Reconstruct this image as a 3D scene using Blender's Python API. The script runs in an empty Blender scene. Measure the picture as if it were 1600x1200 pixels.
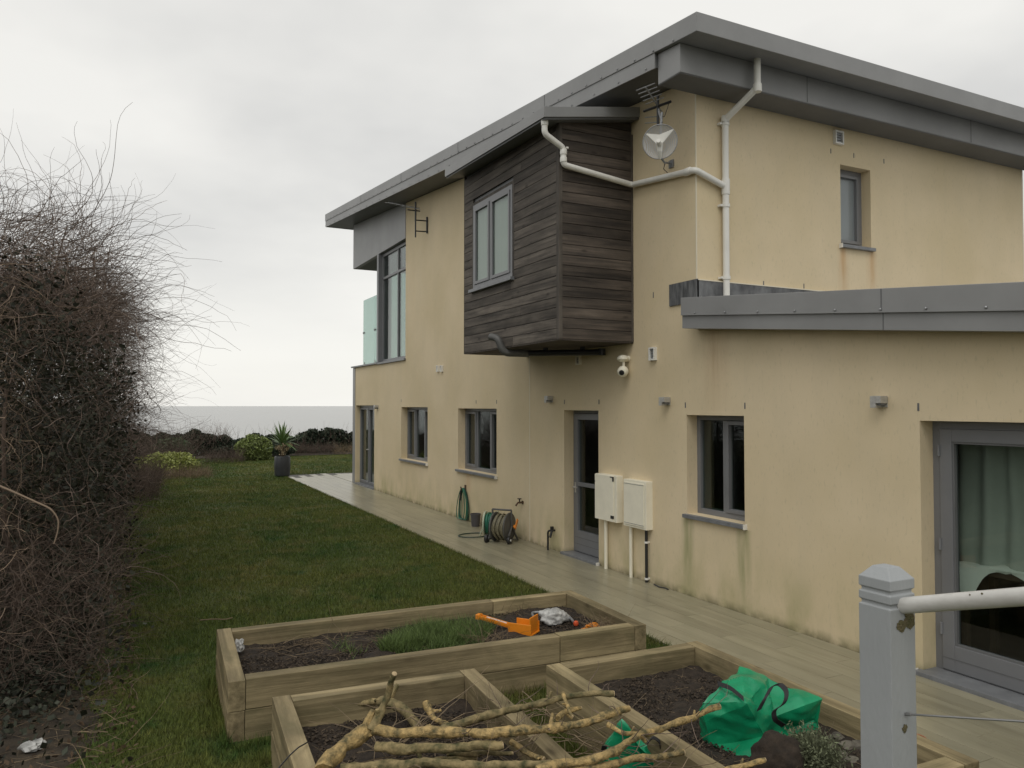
import bpy, bmesh, math, random
import numpy as np
from mathutils import Vector, Matrix, noise as mnoise
random.seed(7); rng = np.random.default_rng(11)
R = math.radians
scene = bpy.context.scene
COL = scene.collection

# ------------------------------------------------------------------ camera
CAM = Vector((0.0, 0.0, 2.16))
PITCH, YAW = 1.623, 26.746
cam_d = bpy.data.cameras.new('camera'); cam = bpy.data.objects.new('camera', cam_d); COL.objects.link(cam)
cam.location = CAM; cam.rotation_euler = (R(90 + PITCH), 0, R(-YAW))
cam_d.lens = 27.0; cam_d.sensor_width = 36.0; cam_d.clip_start = 0.05; cam_d.clip_end = 90000
scene.camera = cam
# ------------------------------------------------------------------ world: overcast
world = bpy.data.worlds.new('World'); scene.world = world; world.use_nodes = True
SUN_DIR = Vector((-0.34, -0.42, 0.84)).normalized()
def build_world():
    nt = world.node_tree; N = nt.nodes; L = nt.links; N.clear()
    out = N.new('ShaderNodeOutputWorld'); bg = N.new('ShaderNodeBackground'); bg.inputs['Strength'].default_value = 0.1
    sky = N.new('ShaderNodeTexSky'); sky.sky_type = 'NISHITA'; sky.sun_disc = False
    sky.sun_elevation = math.asin(SUN_DIR.z); sky.sun_rotation = math.atan2(SUN_DIR.x, SUN_DIR.y)
    tc = N.new('ShaderNodeTexCoord'); sep = N.new('ShaderNodeSeparateXYZ'); L.new(tc.outputs['Generated'], sep.inputs[0])
    # cloud deck coordinates: direction divided by elevation
    mx = N.new('ShaderNodeMath'); mx.operation = 'MAXIMUM'; mx.inputs[1].default_value = 0.0; L.new(sep.outputs['Z'], mx.inputs[0])
    ad = N.new('ShaderNodeMath'); ad.operation = 'ADD'; ad.inputs[1].default_value = 0.22; L.new(mx.outputs[0], ad.inputs[0])
    dx = N.new('ShaderNodeMath'); dx.operation = 'DIVIDE'; L.new(sep.outputs['X'], dx.inputs[0]); L.new(ad.outputs[0], dx.inputs[1])
    dy = N.new('ShaderNodeMath'); dy.operation = 'DIVIDE'; L.new(sep.outputs['Y'], dy.inputs[0]); L.new(ad.outputs[0], dy.inputs[1])
    cb = N.new('ShaderNodeCombineXYZ'); L.new(dx.outputs[0], cb.inputs[0]); L.new(dy.outputs[0], cb.inputs[1]); cb.inputs[2].default_value = 3.3
    nz = N.new('ShaderNodeTexNoise'); nz.inputs['Scale'].default_value = 0.95; nz.inputs['Detail'].default_value = 5.0; nz.inputs['Roughness'].default_value = 0.5
    L.new(cb.outputs[0], nz.inputs['Vector'])
    cl = N.new('ShaderNodeValToRGB'); e = cl.color_ramp.elements
    e[0].position = 0.34; e[0].color = (0.575, 0.575, 0.565, 1); e[1].position = 0.62; e[1].color = (0.84, 0.828, 0.79, 1)
    L.new(nz.outputs['Fac'], cl.inputs[0])
    hz = N.new('ShaderNodeValToRGB'); h = hz.color_ramp.elements
    h[0].position = 0.0; h[0].color = (0.78, 0.78, 0.78, 1); h[1].position = 1.0; h[1].color = (0, 0, 0, 1)
    for p_, v_ in ((0.02, 0.82), (0.06, 0.9), (0.12, 0.72), (0.2, 0.22), (0.32, 0.03)):
        q = h.new(p_); q.color = (v_, v_, v_, 1)
    L.new(sep.outputs['Z'], hz.inputs[0])
    m1 = N.new('ShaderNodeMix'); m1.data_type = 'RGBA'; L.new(hz.outputs[0], m1.inputs[0]); L.new(cl.outputs[0], m1.inputs[6])
    m1.inputs[7].default_value = (0.90, 0.885, 0.835, 1)
    ml = N.new('ShaderNodeMix'); ml.data_type = 'RGBA'; ml.blend_type = 'MULTIPLY'; ml.inputs[0].default_value = 1.0
    L.new(m1.outputs[2], ml.inputs[6]); ml.inputs[7].default_value = (10.0, 10.0, 10.0, 1)
    m2 = N.new('ShaderNodeMix'); m2.data_type = 'RGBA'; m2.inputs[0].default_value = 0.95
    L.new(sky.outputs[0], m2.inputs[6]); L.new(ml.outputs[2], m2.inputs[7])
    L.new(m2.outputs[2], bg.inputs['Color']); L.new(bg.outputs[0], out.inputs['Surface'])
build_world()
sun_d = bpy.data.lights.new('sun', 'SUN'); sun_d.energy = 0.95; sun_d.angle = R(40); sun_d.color = (1.0, 0.96, 0.9)
sun = bpy.data.objects.new('sun', sun_d); COL.objects.link(sun)
sun.rotation_euler = (-SUN_DIR).to_track_quat('-Z', 'Y').to_euler()
vs = scene.view_settings
vs.view_transform = 'Standard'; vs.look = 'None'; vs.exposure = 0.13; vs.gamma = 1.0; vs.use_curve_mapping = False
scene.render.engine = 'CYCLES'

# ------------------------------------------------------------------ where the photograph's points lie in the place
_p, _t = R(PITCH), R(YAW)
_fw = Vector((math.sin(_t)*math.cos(_p), math.cos(_t)*math.cos(_p), math.sin(_p)))
_rt = Vector((math.cos(_t), -math.sin(_t), 0)); _up = _rt.cross(_fw)
def _ray(u, v): return _fw + _rt*((u-800)/1200) + _up*((600-v)/1200)
def onX(u, v, x): d = _ray(u, v); return CAM + d*(x/d.x)
def onY(u, v, y): d = _ray(u, v); return CAM + d*(y/d.y)
def onZ(u, v, z): d = _ray(u, v); return CAM + d*((z-CAM.z)/d.z)

# ------------------------------------------------------------------ materials
def mat(name, col, rough=0.6, metal=0.0, var=0.0, scale=4.0, stretch=(1,1,1), bump=0.0, bscale=60.0, col2=None, island=0.0, perobj=0.0,
        spec=0.5, trans=None, detail=4.0, coat=0.0, contrast=0.3):
    m = bpy.data.materials.new(name); m.use_nodes = True; nt = m.node_tree; N = nt.nodes; L = nt.links
    b = N['Principled BSDF']; b.inputs['Roughness'].default_value = rough; b.inputs['Metallic'].default_value = metal
    b.inputs['Specular IOR Level'].default_value = spec; b.inputs['Coat Weight'].default_value = coat
    tc = N.new('ShaderNodeTexCoord'); mp = N.new('ShaderNodeMapping'); mp.inputs['Scale'].default_value = stretch
    L.new(tc.outputs['Object'], mp.inputs[0])
    if perobj:
        oi = N.new('ShaderNodeObjectInfo'); vm = N.new('ShaderNodeVectorMath'); vm.operation = 'MULTIPLY_ADD'
        cbn = N.new('ShaderNodeCombineXYZ'); 
        for i in range(3): L.new(oi.outputs['Random'], cbn.inputs[i])
        L.new(cbn.outputs[0], vm.inputs[0]); vm.inputs[1].default_value = (37, 53, 71); L.new(tc.outputs['Object'], vm.inputs[2])
        L.new(vm.outputs[0], mp.inputs[0])
    cur = None
    c2 = col2 if col2 else tuple(max(0, c*(1-var)) for c in col)
    if col2 or var:
        nz = N.new('ShaderNodeTexNoise'); nz.inputs['Scale'].default_value = scale; nz.inputs['Detail'].default_value = detail; nz.inputs['Roughness'].default_value = 0.6
        L.new(mp.outputs[0], nz.inputs['Vector'])
        rp = N.new('ShaderNodeValToRGB'); rp.color_ramp.elements[0].position = 0.5-contrast/2; rp.color_ramp.elements[1].position = 0.5+contrast/2
        rp.color_ramp.elements[0].color = (*c2, 1); rp.color_ramp.elements[1].color = (*col, 1)
        L.new(nz.outputs['Fac'], rp.inputs[0]); cur = rp.outputs[0]
    else:
        rgb = N.new('ShaderNodeRGB'); rgb.outputs[0].default_value = (*col, 1); cur = rgb.outputs[0]
    for amt, kind in ((island, 'i'), (perobj, 'o')):
        if not amt: continue
        if kind == 'i': src = N.new('ShaderNodeNewGeometry').outputs['Random Per Island']
        else: src = oi.outputs['Random']
        mr = N.new('ShaderNodeMapRange'); mr.inputs[3].default_value = 1-amt; mr.inputs[4].default_value = 1+amt; L.new(src, mr.inputs[0])
        hs = N.new('ShaderNodeHueSaturation'); L.new(mr.outputs[0], hs.inputs['Value']); L.new(cur, hs.inputs['Color']); cur = hs.outputs[0]
    L.new(cur, b.inputs['Base Color'])
    if bump:
        bz = N.new('ShaderNodeTexNoise'); bz.inputs['Scale'].default_value = bscale; bz.inputs['Detail'].default_value = 4
        L.new(mp.outputs[0], bz.inputs['Vector'])
        bp = N.new('ShaderNodeBump'); bp.inputs['Strength'].default_value = bump; bp.inputs['Distance'].default_value = 0.01
        L.new(bz.outputs['Fac'], bp.inputs['Height']); L.new(bp.outputs[0], b.inputs['Normal'])
    if trans:
        b.inputs['Subsurface Weight'].default_value = 0.0
    m['_out'] = 1
    return m

def glass_mat(name, tint, rough=0.0, ior=1.5, body=None, bodyw=0.0):
    m = bpy.data.materials.new(name); m.use_nodes = True; nt = m.node_tree; N = nt.nodes; L = nt.links; N.clear()
    o = N.new('ShaderNodeOutputMaterial'); fr = N.new('ShaderNodeFresnel'); fr.inputs['IOR'].default_value = ior
    gb = N.new('ShaderNodeNewGeometry'); ir = N.new('ShaderNodeMapRange'); ir.inputs[3].default_value = ior; ir.inputs[4].default_value = 1/ior; L.new(gb.outputs['Backfacing'], ir.inputs[0]); L.new(ir.outputs[0], fr.inputs['IOR'])
    tr = N.new('ShaderNodeBsdfTransparent'); tr.inputs[0].default_value = (*tint, 1)
    gl = N.new('ShaderNodeBsdfGlossy'); gl.inputs['Roughness'].default_value = rough; gl.inputs['Color'].default_value = (0.95, 0.97, 0.97, 1)
    base = tr.outputs[0]
    if body:
        df = N.new('ShaderNodeBsdfTranslucent'); df.inputs[0].default_value = (*body, 1); d2 = N.new('ShaderNodeBsdfDiffuse'); d2.inputs[0].default_value = (*body, 1)
        a2 = N.new('ShaderNodeMixShader'); a2.inputs[0].default_value = 0.4; L.new(df.outputs[0], a2.inputs[1]); L.new(d2.outputs[0], a2.inputs[2])
        mm = N.new('ShaderNodeMixShader'); mm.inputs[0].default_value = bodyw; L.new(tr.outputs[0], mm.inputs[1]); L.new(a2.outputs[0], mm.inputs[2]); base = mm.outputs[0]
    mx = N.new('ShaderNodeMixShader'); L.new(fr.outputs[0], mx.inputs[0]); L.new(base, mx.inputs[1]); L.new(gl.outputs[0], mx.inputs[2])
    L.new(mx.outputs[0], o.inputs[0])
    return m

def render_mat():
    """cream through-coloured render with weathering of its own shape"""
    m = bpy.data.materials.new('cream_render'); m.use_nodes = True; nt = m.node_tree; N = nt.nodes; L = nt.links
    b = N['Principled BSDF']; b.inputs['Roughness'].default_value = 0.9; b.inputs['Specular IOR Level'].default_value = 0.2
    geo = N.new('ShaderNodeNewGeometry'); pos = geo.outputs['Position']
    sep = N.new('ShaderNodeSeparateXYZ'); L.new(pos, sep.inputs[0])
    def noise(scale, stretch=(1,1,1), detail=4, rough=0.55):
        mp = N.new('ShaderNodeMapping'); mp.inputs['Scale'].default_value = stretch; L.new(pos, mp.inputs[0])
        n = N.new('ShaderNodeTexNoise'); n.inputs['Scale'].default_value = scale; n.inputs['Detail'].default_value = detail; n.inputs['Roughness'].default_value = rough
        L.new(mp.outputs[0], n.inputs['Vector']); return n.outputs['Fac']
    def rng_(v, a, c, lo=0.0, hi=1.0):
        r = N.new('ShaderNodeMapRange'); r.inputs[1].default_value = a; r.inputs[2].default_value = c; r.inputs[3].default_value = lo; r.inputs[4].default_value = hi
        L.new(v, r.inputs[0]); return r.outputs[0]
    def mul(a, c):
        n = N.new('ShaderNodeMath'); n.operation = 'MULTIPLY'; L.new(a, n.inputs[0])
        if isinstance(c, float): n.inputs[1].default_value = c
        else: L.new(c, n.inputs[1])
        return n.outputs[0]
    def mix(f, a, c):
        n = N.new('ShaderNodeMix'); n.data_type = 'RGBA'; L.new(f, n.inputs[0])
        for s, i in ((a, 6), (c, 7)):
            if isinstance(s, tuple): n.inputs[i].default_value = (*s, 1)
            else: L.new(s, n.inputs[i])
        return n.outputs[2]
    c = mix(rng_(noise(0.7), 0.35, 0.65), (0.635, 0.53, 0.345), (0.715, 0.60, 0.415))
    c = mix(rng_(noise(2.6, (1,1,0.35), 6), 0.45, 0.75, 0, 0.40), c, (0.61, 0.52, 0.36))
    c = mix(rng_(noise(9.0, (1,1,0.06), 3), 0.60, 0.80, 0, 0.13), c, (0.50, 0.44, 0.31))     # rain streaks
    c = mix(rng_(noise(45.0, (1,1,0.35), 3), 0.58, 0.74, 0, 0.36), c, (0.46, 0.40, 0.26))     # flecks
    # green algae creeping up from the paving with a ragged edge
    low = mul(rng_(sep.outputs['Z'], 0.0, 0.75, 1, 0), rng_(noise(3.2, (1,1,0.5), 6), 0.36, 0.66, 0, 1))
    c = mix(mul(low, 0.62), c, (0.30, 0.30, 0.13))
    tide = mul(rng_(sep.outputs['Z'], 0.0, 0.11, 1, 0), rng_(noise(7.0, (1,1,1), 4), 0.35, 0.55, 0.1, 1))
    c = mix(mul(tide, 0.8), c, (0.13, 0.12, 0.065))
    def streak(axis, at, half, ztop, zbot, colr, amt, base):
        s = N.new('ShaderNodeMath'); s.operation = 'SUBTRACT'; L.new(sep.outputs[axis], s.inputs[0]); s.inputs[1].default_value = at
        a = N.new('ShaderNodeMath'); a.operation = 'ABSOLUTE'; L.new(s.outputs[0], a.inputs[0])
        w = rng_(a.outputs[0], half*0.15, half, 1, 0)
        up = rng_(sep.outputs['Z'], zbot, zbot + (ztop-zbot)*0.5, 0.25, 1)
        cut = N.new('ShaderNodeMath'); cut.operation = 'LESS_THAN'; L.new(sep.outputs['Z'], cut.inputs[0]); cut.inputs[1].default_value = ztop
        below = N.new('ShaderNodeMath'); below.operation = 'GREATER_THAN'; L.new(sep.outputs['Z'], below.inputs[0]); below.inputs[1].default_value = zbot
        f = mul(mul(mul(w, up), mul(cut.outputs[0], below.outputs[0])), rng_(noise(14.0, (1,1,0.12), 4), 0.3, 0.62, 0.25, 1))
        return mix(mul(f, amt), base, colr)
    for y in (6.05, 6.93): c = streak('Y', y, 0.13, 0.88, 0.0, (0.30, 0.30, 0.15), 0.85, c)
    c = streak('Y', 6.45, 0.25, 3.05, 2.1, (0.50, 0.36, 0.22), 0.6, c)
    c = streak('Y', 13.2, 0.2, 0.9, 0.45, (0.55, 0.33, 0.17), 0.5, c)
    for x in (8.1, 8.62): c = streak('X', x, 0.12, 4.2, 3.5, (0.55, 0.36, 0.19), 0.8, c)
    c = streak('Y', 15.9, 0.3, 5.6, 4.3, (0.70, 0.60, 0.43), 0.5, c)
    L.new(c, b.inputs['Base Color'])
    bp = N.new('ShaderNodeBump'); bp.inputs['Strength'].default_value = 0.35; bp.inputs['Distance'].default_value = 0.004
    L.new(noise(170.0, detail=3), bp.inputs['Height']); 
    b2 = N.new('ShaderNodeBump'); b2.inputs['Strength'].default_value = 0.25; b2.inputs['Distance'].default_value = 0.02
    L.new(noise(2.2, detail=2), b2.inputs['Height']); L.new(b2.outputs[0], bp.inputs['Normal']); L.new(bp.outputs[0], b.inputs['Normal'])
    return m

def timber_mat(name, c1, c2, along, rough=0.75, scale=7.0, perobj=0.22, green=None, bump=0.5, blot=0.58, knots=0.7):
    """sawn wood: grain along one axis (0 x, 1 y, 2 z)"""
    m = bpy.data.materials.new(name); m.use_nodes = True; nt = m.node_tree; N = nt.nodes; L = nt.links
    b = N['Principled BSDF']; b.inputs['Roughness'].default_value = rough; b.inputs['Specular IOR Level'].default_value = 0.3
    tc = N.new('ShaderNodeTexCoord'); oi = N.new('ShaderNodeObjectInfo')
    cbn = N.new('ShaderNodeCombineXYZ')
    for i in range(3): L.new(oi.outputs['Random'], cbn.inputs[i])
    vm = N.new('ShaderNodeVectorMath'); vm.operation = 'MULTIPLY_ADD'; L.new(cbn.outputs[0], vm.inputs[0]); vm.inputs[1].default_value = (37, 53, 71); L.new(tc.outputs['Object'], vm.inputs[2])
    def noise(sc, k, detail=5, rg=0.65):
        s = [1, 1, 1]; s[along] = k
        mp = N.new('ShaderNodeMapping'); mp.inputs['Scale'].default_value = s; L.new(vm.outputs[0], mp.inputs[0])
        n = N.new('ShaderNodeTexNoise'); n.inputs['Scale'].default_value = sc; n.inputs['Detail'].default_value = detail; n.inputs['Roughness'].default_value = rg; n.inputs['Distortion'].default_value = 0.4
        L.new(mp.outputs[0], n.inputs['Vector']); return n.outputs['Fac']
    rp = N.new('ShaderNodeValToRGB'); rp.color_ramp.elements[0].position = 0.34; rp.color_ramp.elements[1].position = 0.66
    rp.color_ramp.elements[0].color = (*c2, 1); rp.color_ramp.elements[1].color = (*c1, 1); L.new(noise(scale*3, 0.05), rp.inputs[0])
    cur = rp.outputs[0]
    r2 = N.new('ShaderNodeMapRange'); r2.inputs[1].default_value = 0.35; r2.inputs[2].default_value = 0.7; r2.inputs[3].default_value = blot; r2.inputs[4].default_value = 1.12; L.new(noise(scale*0.4, 0.5), r2.inputs[0])
    hs = N.new('ShaderNodeHueSaturation'); L.new(cur, hs.inputs['Color']); L.new(r2.outputs[0], hs.inputs['Value']); cur = hs.outputs[0]
    if perobj:
        mr = N.new('ShaderNodeMapRange'); mr.inputs[3].default_value = 1-perobj; mr.inputs[4].default_value = 1+perobj; L.new(oi.outputs['Random'], mr.inputs[0])
        h2 = N.new('ShaderNodeHueSaturation'); L.new(cur, h2.inputs['Color']); L.new(mr.outputs[0], h2.inputs['Value']); cur = h2.outputs[0]
    # knots
    vo = N.new('ShaderNodeTexVoronoi'); vo.inputs['Scale'].default_value = 2.6
    s = [2.2, 2.2, 2.2]; s[along] = 0.9
    mp = N.new('ShaderNodeMapping'); mp.inputs['Scale'].default_value = s; L.new(vm.outputs[0], mp.inputs[0]); L.new(mp.outputs[0], vo.inputs['Vector'])
    kr = N.new('ShaderNodeMapRange'); kr.inputs[1].default_value = 0.05; kr.inputs[2].default_value = 0.15; kr.inputs[3].default_value = knots; kr.inputs[4].default_value = 0; L.new(vo.outputs['Distance'], kr.inputs[0])
    mk = N.new('ShaderNodeMix'); mk.data_type = 'RGBA'; L.new(kr.outputs[0], mk.inputs[0]); L.new(cur, mk.inputs[6]); mk.inputs[7].default_value = (c2[0]*0.35, c2[1]*0.32, c2[2]*0.3, 1); cur = mk.outputs[2]
    if green:
        g = N.new('ShaderNodeMapRange'); g.inputs[1].default_value = 0.5; g.inputs[2].default_value = 0.75; g.inputs[4].default_value = 0.6; L.new(noise(3.5, 0.5), g.inputs[0])
        mg = N.new('ShaderNodeMix'); mg.data_type = 'RGBA'; L.new(g.outputs[0], mg.inputs[0]); L.new(cur, mg.inputs[6]); mg.inputs[7].default_value = (*green, 1); cur = mg.outputs[2]
    L.new(cur, b.inputs['Base Color'])
    bp = N.new('ShaderNodeBump'); bp.inputs['Strength'].default_value = bump; bp.inputs['Distance'].default_value = 0.006
    L.new(noise(scale*6, 0.05), bp.inputs['Height']); L.new(bp.outputs[0], b.inputs['Normal'])
    return m

M = {}
M['render'] = render_mat()
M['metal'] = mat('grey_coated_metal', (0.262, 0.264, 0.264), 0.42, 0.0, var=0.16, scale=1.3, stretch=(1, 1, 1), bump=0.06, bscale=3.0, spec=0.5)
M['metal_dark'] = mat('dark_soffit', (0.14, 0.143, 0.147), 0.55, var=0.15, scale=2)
M['lead'] = mat('lead_flashing', (0.05, 0.052, 0.056), 0.5, col2=(0.16, 0.165, 0.17), scale=7, stretch=(1, 3, 0.6), bump=0.6, bscale=18)
M['frame'] = mat('grey_window_frame', (0.185, 0.189, 0.198), 0.4, var=0.08, scale=3)
M['sill'] = mat('grey_sill', (0.20, 0.208, 0.22), 0.4, var=0.25, scale=9)
M['glass'] = glass_mat('window_glass', (0.62, 0.69, 0.66), ior=1.55)
M['frosted'] = glass_mat('pale_painted_pane', (0.6, 0.65, 0.66), 0.1, 1.5, (0.62, 0.66, 0.68), 0.7)  # pale body painted in for the daylit blind behind this glass
M['screen'] = glass_mat('frosted_screen_glass', (0.74, 0.90, 0.85), 0.05, 1.5, (0.60, 0.80, 0.74), 0.45)
M['pvc'] = mat('white_plastic_pipe', (0.78, 0.77, 0.72), 0.4, var=0.10, scale=5, stretch=(1, 1, 0.5))
M['cream_plastic'] = mat('cream_plastic', (0.84, 0.80, 0.66), 0.45, var=0.08, scale=5)
M['black'] = mat('black_plastic', (0.018, 0.018, 0.019), 0.45, var=0.3, scale=6)
M['bead'] = mat('white_bead', (0.72, 0.66, 0.52), 0.6)
M['steel'] = mat('brushed_steel', (0.52, 0.51, 0.48), 0.4, 0.35, var=0.2, scale=20)
M['galv'] = mat('galvanised_steel', (0.36, 0.37, 0.38), 0.45, 0.6, var=0.3, scale=30)
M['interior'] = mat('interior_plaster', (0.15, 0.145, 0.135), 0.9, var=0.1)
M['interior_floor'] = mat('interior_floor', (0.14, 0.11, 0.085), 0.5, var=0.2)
M['blind'] = mat('pale_blind', (0.66, 0.67, 0.63), 0.8, var=0.06, scale=2, stretch=(1, 6, 0.2))
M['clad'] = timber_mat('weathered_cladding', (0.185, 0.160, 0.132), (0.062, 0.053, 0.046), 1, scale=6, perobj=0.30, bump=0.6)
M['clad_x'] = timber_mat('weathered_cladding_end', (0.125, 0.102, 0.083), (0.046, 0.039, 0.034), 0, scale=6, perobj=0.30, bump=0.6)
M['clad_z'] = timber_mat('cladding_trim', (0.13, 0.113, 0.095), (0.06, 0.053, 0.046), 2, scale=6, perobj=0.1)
M['bed_x'] = timber_mat('bed_timber_x', (0.43, 0.345, 0.195), (0.20, 0.16, 0.085), 0, scale=5, perobj=0.20, green=(0.085, 0.082, 0.038), bump=0.9)
M['bed_y'] = timber_mat('bed_timber_y', (0.43, 0.345, 0.195), (0.20, 0.16, 0.085), 1, scale=5, perobj=0.20, green=(0.085, 0.082, 0.038), bump=0.9)
def plank_mat():
    m = timber_mat('wood_look_paving', (0.315, 0.292, 0.205), (0.235, 0.215, 0.145), 1, rough=0.3, scale=3.5, perobj=0.05, bump=0.1, blot=0.86, knots=0.15)
    m.node_tree.nodes['Principled BSDF'].inputs['Specular IOR Level'].default_value = 0.5
    return m
M['plank'] = plank_mat()
M['grout'] = mat('paving_bed', (0.10, 0.095, 0.08), 0.7, var=0.3, scale=8)
M['soil'] = mat('dark_soil', (0.036, 0.025, 0.016), 0.95, var=0.6, scale=16, bump=1.0, bscale=45)
M['clod'] = mat('soil_clods', (0.044, 0.032, 0.021), 0.95, island=0.8)
M['litter'] = mat('leaf_litter_soil', (0.060, 0.045, 0.028), 0.95, col2=(0.024, 0.018, 0.012), scale=9, bump=1.0, bscale=40)
def lawn_mat(name, isl):
    m = bpy.data.materials.new(name); m.use_nodes = True; nt = m.node_tree; N = nt.nodes; L = nt.links
    b = N['Principled BSDF']; b.inputs['Roughness'].default_value = 0.75; b.inputs['Specular IOR Level'].default_value = 0.25
    g = N.new('ShaderNodeNewGeometry')
    def nz(sc, a, c, d=4):
        n = N.new('ShaderNodeTexNoise'); n.inputs['Scale'].default_value = sc; n.inputs['Detail'].default_value = d; n.inputs['Roughness'].default_value = 0.65; L.new(g.outputs['Position'], n.inputs['Vector'])
        r = N.new('ShaderNodeMapRange'); r.inputs[1].default_value = a; r.inputs[2].default_value = c; L.new(n.outputs['Fac'], r.inputs[0]); return r.outputs[0]
    def mix(f, a, c):
        n = N.new('ShaderNodeMix'); n.data_type = 'RGBA'; L.new(f, n.inputs[0])
        for s, i in ((a, 6), (c, 7)):
            if isinstance(s, tuple): n.inputs[i].default_value = (*s, 1)
            else: L.new(s, n.inputs[i])
        return n.outputs[2]
    c = mix(nz(0.55, 0.40, 0.60), (0.060, 0.092, 0.017), (0.122, 0.132, 0.030))
    c = mix(nz(1.9, 0.50, 0.74), c, (0.158, 0.138, 0.046))
    c = mix(nz(1.1, 0.52, 0.66), c, (0.034, 0.078, 0.015))
    if isl:
        mr = N.new('ShaderNodeMapRange'); mr.inputs[3].default_value = 0.55; mr.inputs[4].default_value = 1.5; L.new(g.outputs['Random Per Island'], mr.inputs[0])
        hs = N.new('ShaderNodeHueSaturation'); L.new(mr.outputs[0], hs.inputs['Value']); L.new(c, hs.inputs['Color']); c = hs.outputs[0]
    else:
        c = mix(nz(26, 0.4, 0.7, 6), c, (0.026, 0.034, 0.010))
        bp = N.new('ShaderNodeBump'); bp.inputs['Strength'].default_value = 0.9; bp.inputs['Distance'].default_value = 0.03
        n = N.new('ShaderNodeTexNoise'); n.inputs['Scale'].default_value = 40; n.inputs['Detail'].default_value = 6; L.new(g.outputs['Position'], n.inputs['Vector'])
        L.new(n.outputs['Fac'], bp.inputs['Height']); L.new(bp.outputs[0], b.inputs['Normal'])
    L.new(c, b.inputs['Base Color']); return m
M['lawn'] = lawn_mat('lawn_turf', False); M['blade'] = lawn_mat('grass_blades', True)
M['field'] = mat('rough_field', (0.05, 0.058, 0.022), 0.95, col2=(0.035, 0.032, 0.018), scale=0.05)
M['sea'] = mat('grey_sea', (0.085, 0.088, 0.088), 0.2, var=0.25, scale=0.004, stretch=(1, 6, 1), bump=0.05, bscale=0.12, spec=0.5)
M['leaf_dark'] = mat('dark_leaves', (0.024, 0.026, 0.015), 0.6, island=0.6, spec=0.3)
M['leaf_ivy'] = mat('ivy_leaves', (0.030, 0.034, 0.022), 0.6, island=0.6, spec=0.3)
M['leaf_hedge'] = mat('far_hedge_leaves', (0.026, 0.036, 0.022), 0.7, island=0.55, spec=0.2)
M['leaf_yellow'] = mat('yellow_green_leaves', (0.26, 0.29, 0.075), 0.6, island=0.4)
M['leaf_lime'] = mat('lime_leaves', (0.15, 0.19, 0.05), 0.6, island=0.4)
M['leaf_mid'] = mat('green_leaves', (0.06, 0.095, 0.04), 0.6, island=0.4)
M['leaf_cord'] = mat('sword_leaves', (0.12, 0.19, 0.065), 0.5, island=0.35)
M['dry'] = mat('dry_stems', (0.17, 0.125, 0.075), 0.8, island=0.4)
M['dryflower'] = mat('dry_flower_heads', (0.42, 0.34, 0.22), 0.8, island=0.3)
M['twig'] = mat('bare_twigs', (0.125, 0.090, 0.070), 0.8, island=0.45)
M['twig_pale'] = mat('pale_twigs', (0.24, 0.175, 0.12), 0.8, island=0.35)
M['twig_brown'] = mat('brown_shrub_twigs', (0.085, 0.06, 0.045), 0.85, island=0.45)
M['bark'] = mat('branch_bark', (0.46, 0.32, 0.13), 0.75, col2=(0.085, 0.072, 0.030), scale=22, bump=1.0, bscale=70, detail=6, contrast=0.28, perobj=0.2)
M['bark_moss'] = mat('mossy_branch_bark', (0.30, 0.23, 0.11), 0.85, col2=(0.050, 0.050, 0.016), scale=18, bump=1.0, bscale=30, detail=6, perobj=0.12)
M['cut'] = mat('cut_wood', (0.50, 0.38, 0.22), 0.8, var=0.3, scale=30)
M['stone'] = mat('stone', (0.16, 0.145, 0.115), 0.85, var=0.45, scale=12, bump=0.5, bscale=30, perobj=0.3)
M['bag'] = mat('green_woven_bag', (0.008, 0.30, 0.135), 0.30, var=0.25, scale=5, bump=0.15, bscale=60)
M['strap'] = mat('black_webbing', (0.014, 0.014, 0.016), 0.7)
M['whitebag'] = mat('white_plastic_bag', (0.52, 0.52, 0.50), 0.35, var=0.45, scale=18, bump=0.4, bscale=30)
M['orange'] = mat('orange_plastic', (0.75, 0.24, 0.012), 0.4, var=0.12, scale=10)
M['red'] = mat('red_plastic', (0.60, 0.09, 0.03), 0.4)
M['terracotta'] = mat('terracotta', (0.42, 0.17, 0.09), 0.8, var=0.3, scale=14)
M['hose'] = mat('green_hose', (0.022, 0.16, 0.10), 0.4, var=0.2, scale=9)
M['hose_dark'] = mat('dark_hose', (0.016, 0.045, 0.034), 0.4)
M['hose_tan'] = mat('tan_hose', (0.22, 0.20, 0.13), 0.5, var=0.3, scale=20)
M['reel_white'] = mat('pale_reel', (0.55, 0.60, 0.46), 0.45, var=0.15)
M['reel_grey'] = mat('grey_reel', (0.10, 0.10, 0.095), 0.5, var=0.2)
M['pot_grey'] = mat('dark_grey_planter', (0.035, 0.038, 0.042), 0.5, var=0.3, scale=8)
M['bucket'] = mat('grey_bucket', (0.085, 0.08, 0.085), 0.55, var=0.2)
M['post'] = mat('grey_painted_post', (0.325, 0.342, 0.350), 0.55, var=0.07, scale=6, bump=0.15, bscale=90, stretch=(1, 1, 0.3))
M['rail'] = mat('white_painted_rail', (0.62, 0.615, 0.59), 0.35, col2=(0.50, 0.49, 0.46), scale=7, bump=0.1, bscale=60)
M['moss'] = mat('moss', (0.085, 0.085, 0.03), 0.95, col2=(0.14, 0.11, 0.06), scale=60, bump=1, bscale=140)
M['cable'] = mat('stainless_cable', (0.30, 0.30, 0.30), 0.35, 0.7)
M['curtain'] = mat('pale_curtain', (0.46, 0.48, 0.43), 0.85, var=0.1, scale=4)
M['cloth'] = mat('white_cloth', (0.82, 0.84, 0.78), 0.85, var=0.08, scale=6)
M['furn'] = mat('dark_wood_furniture', (0.06, 0.038, 0.024), 0.5, var=0.3)
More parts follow.
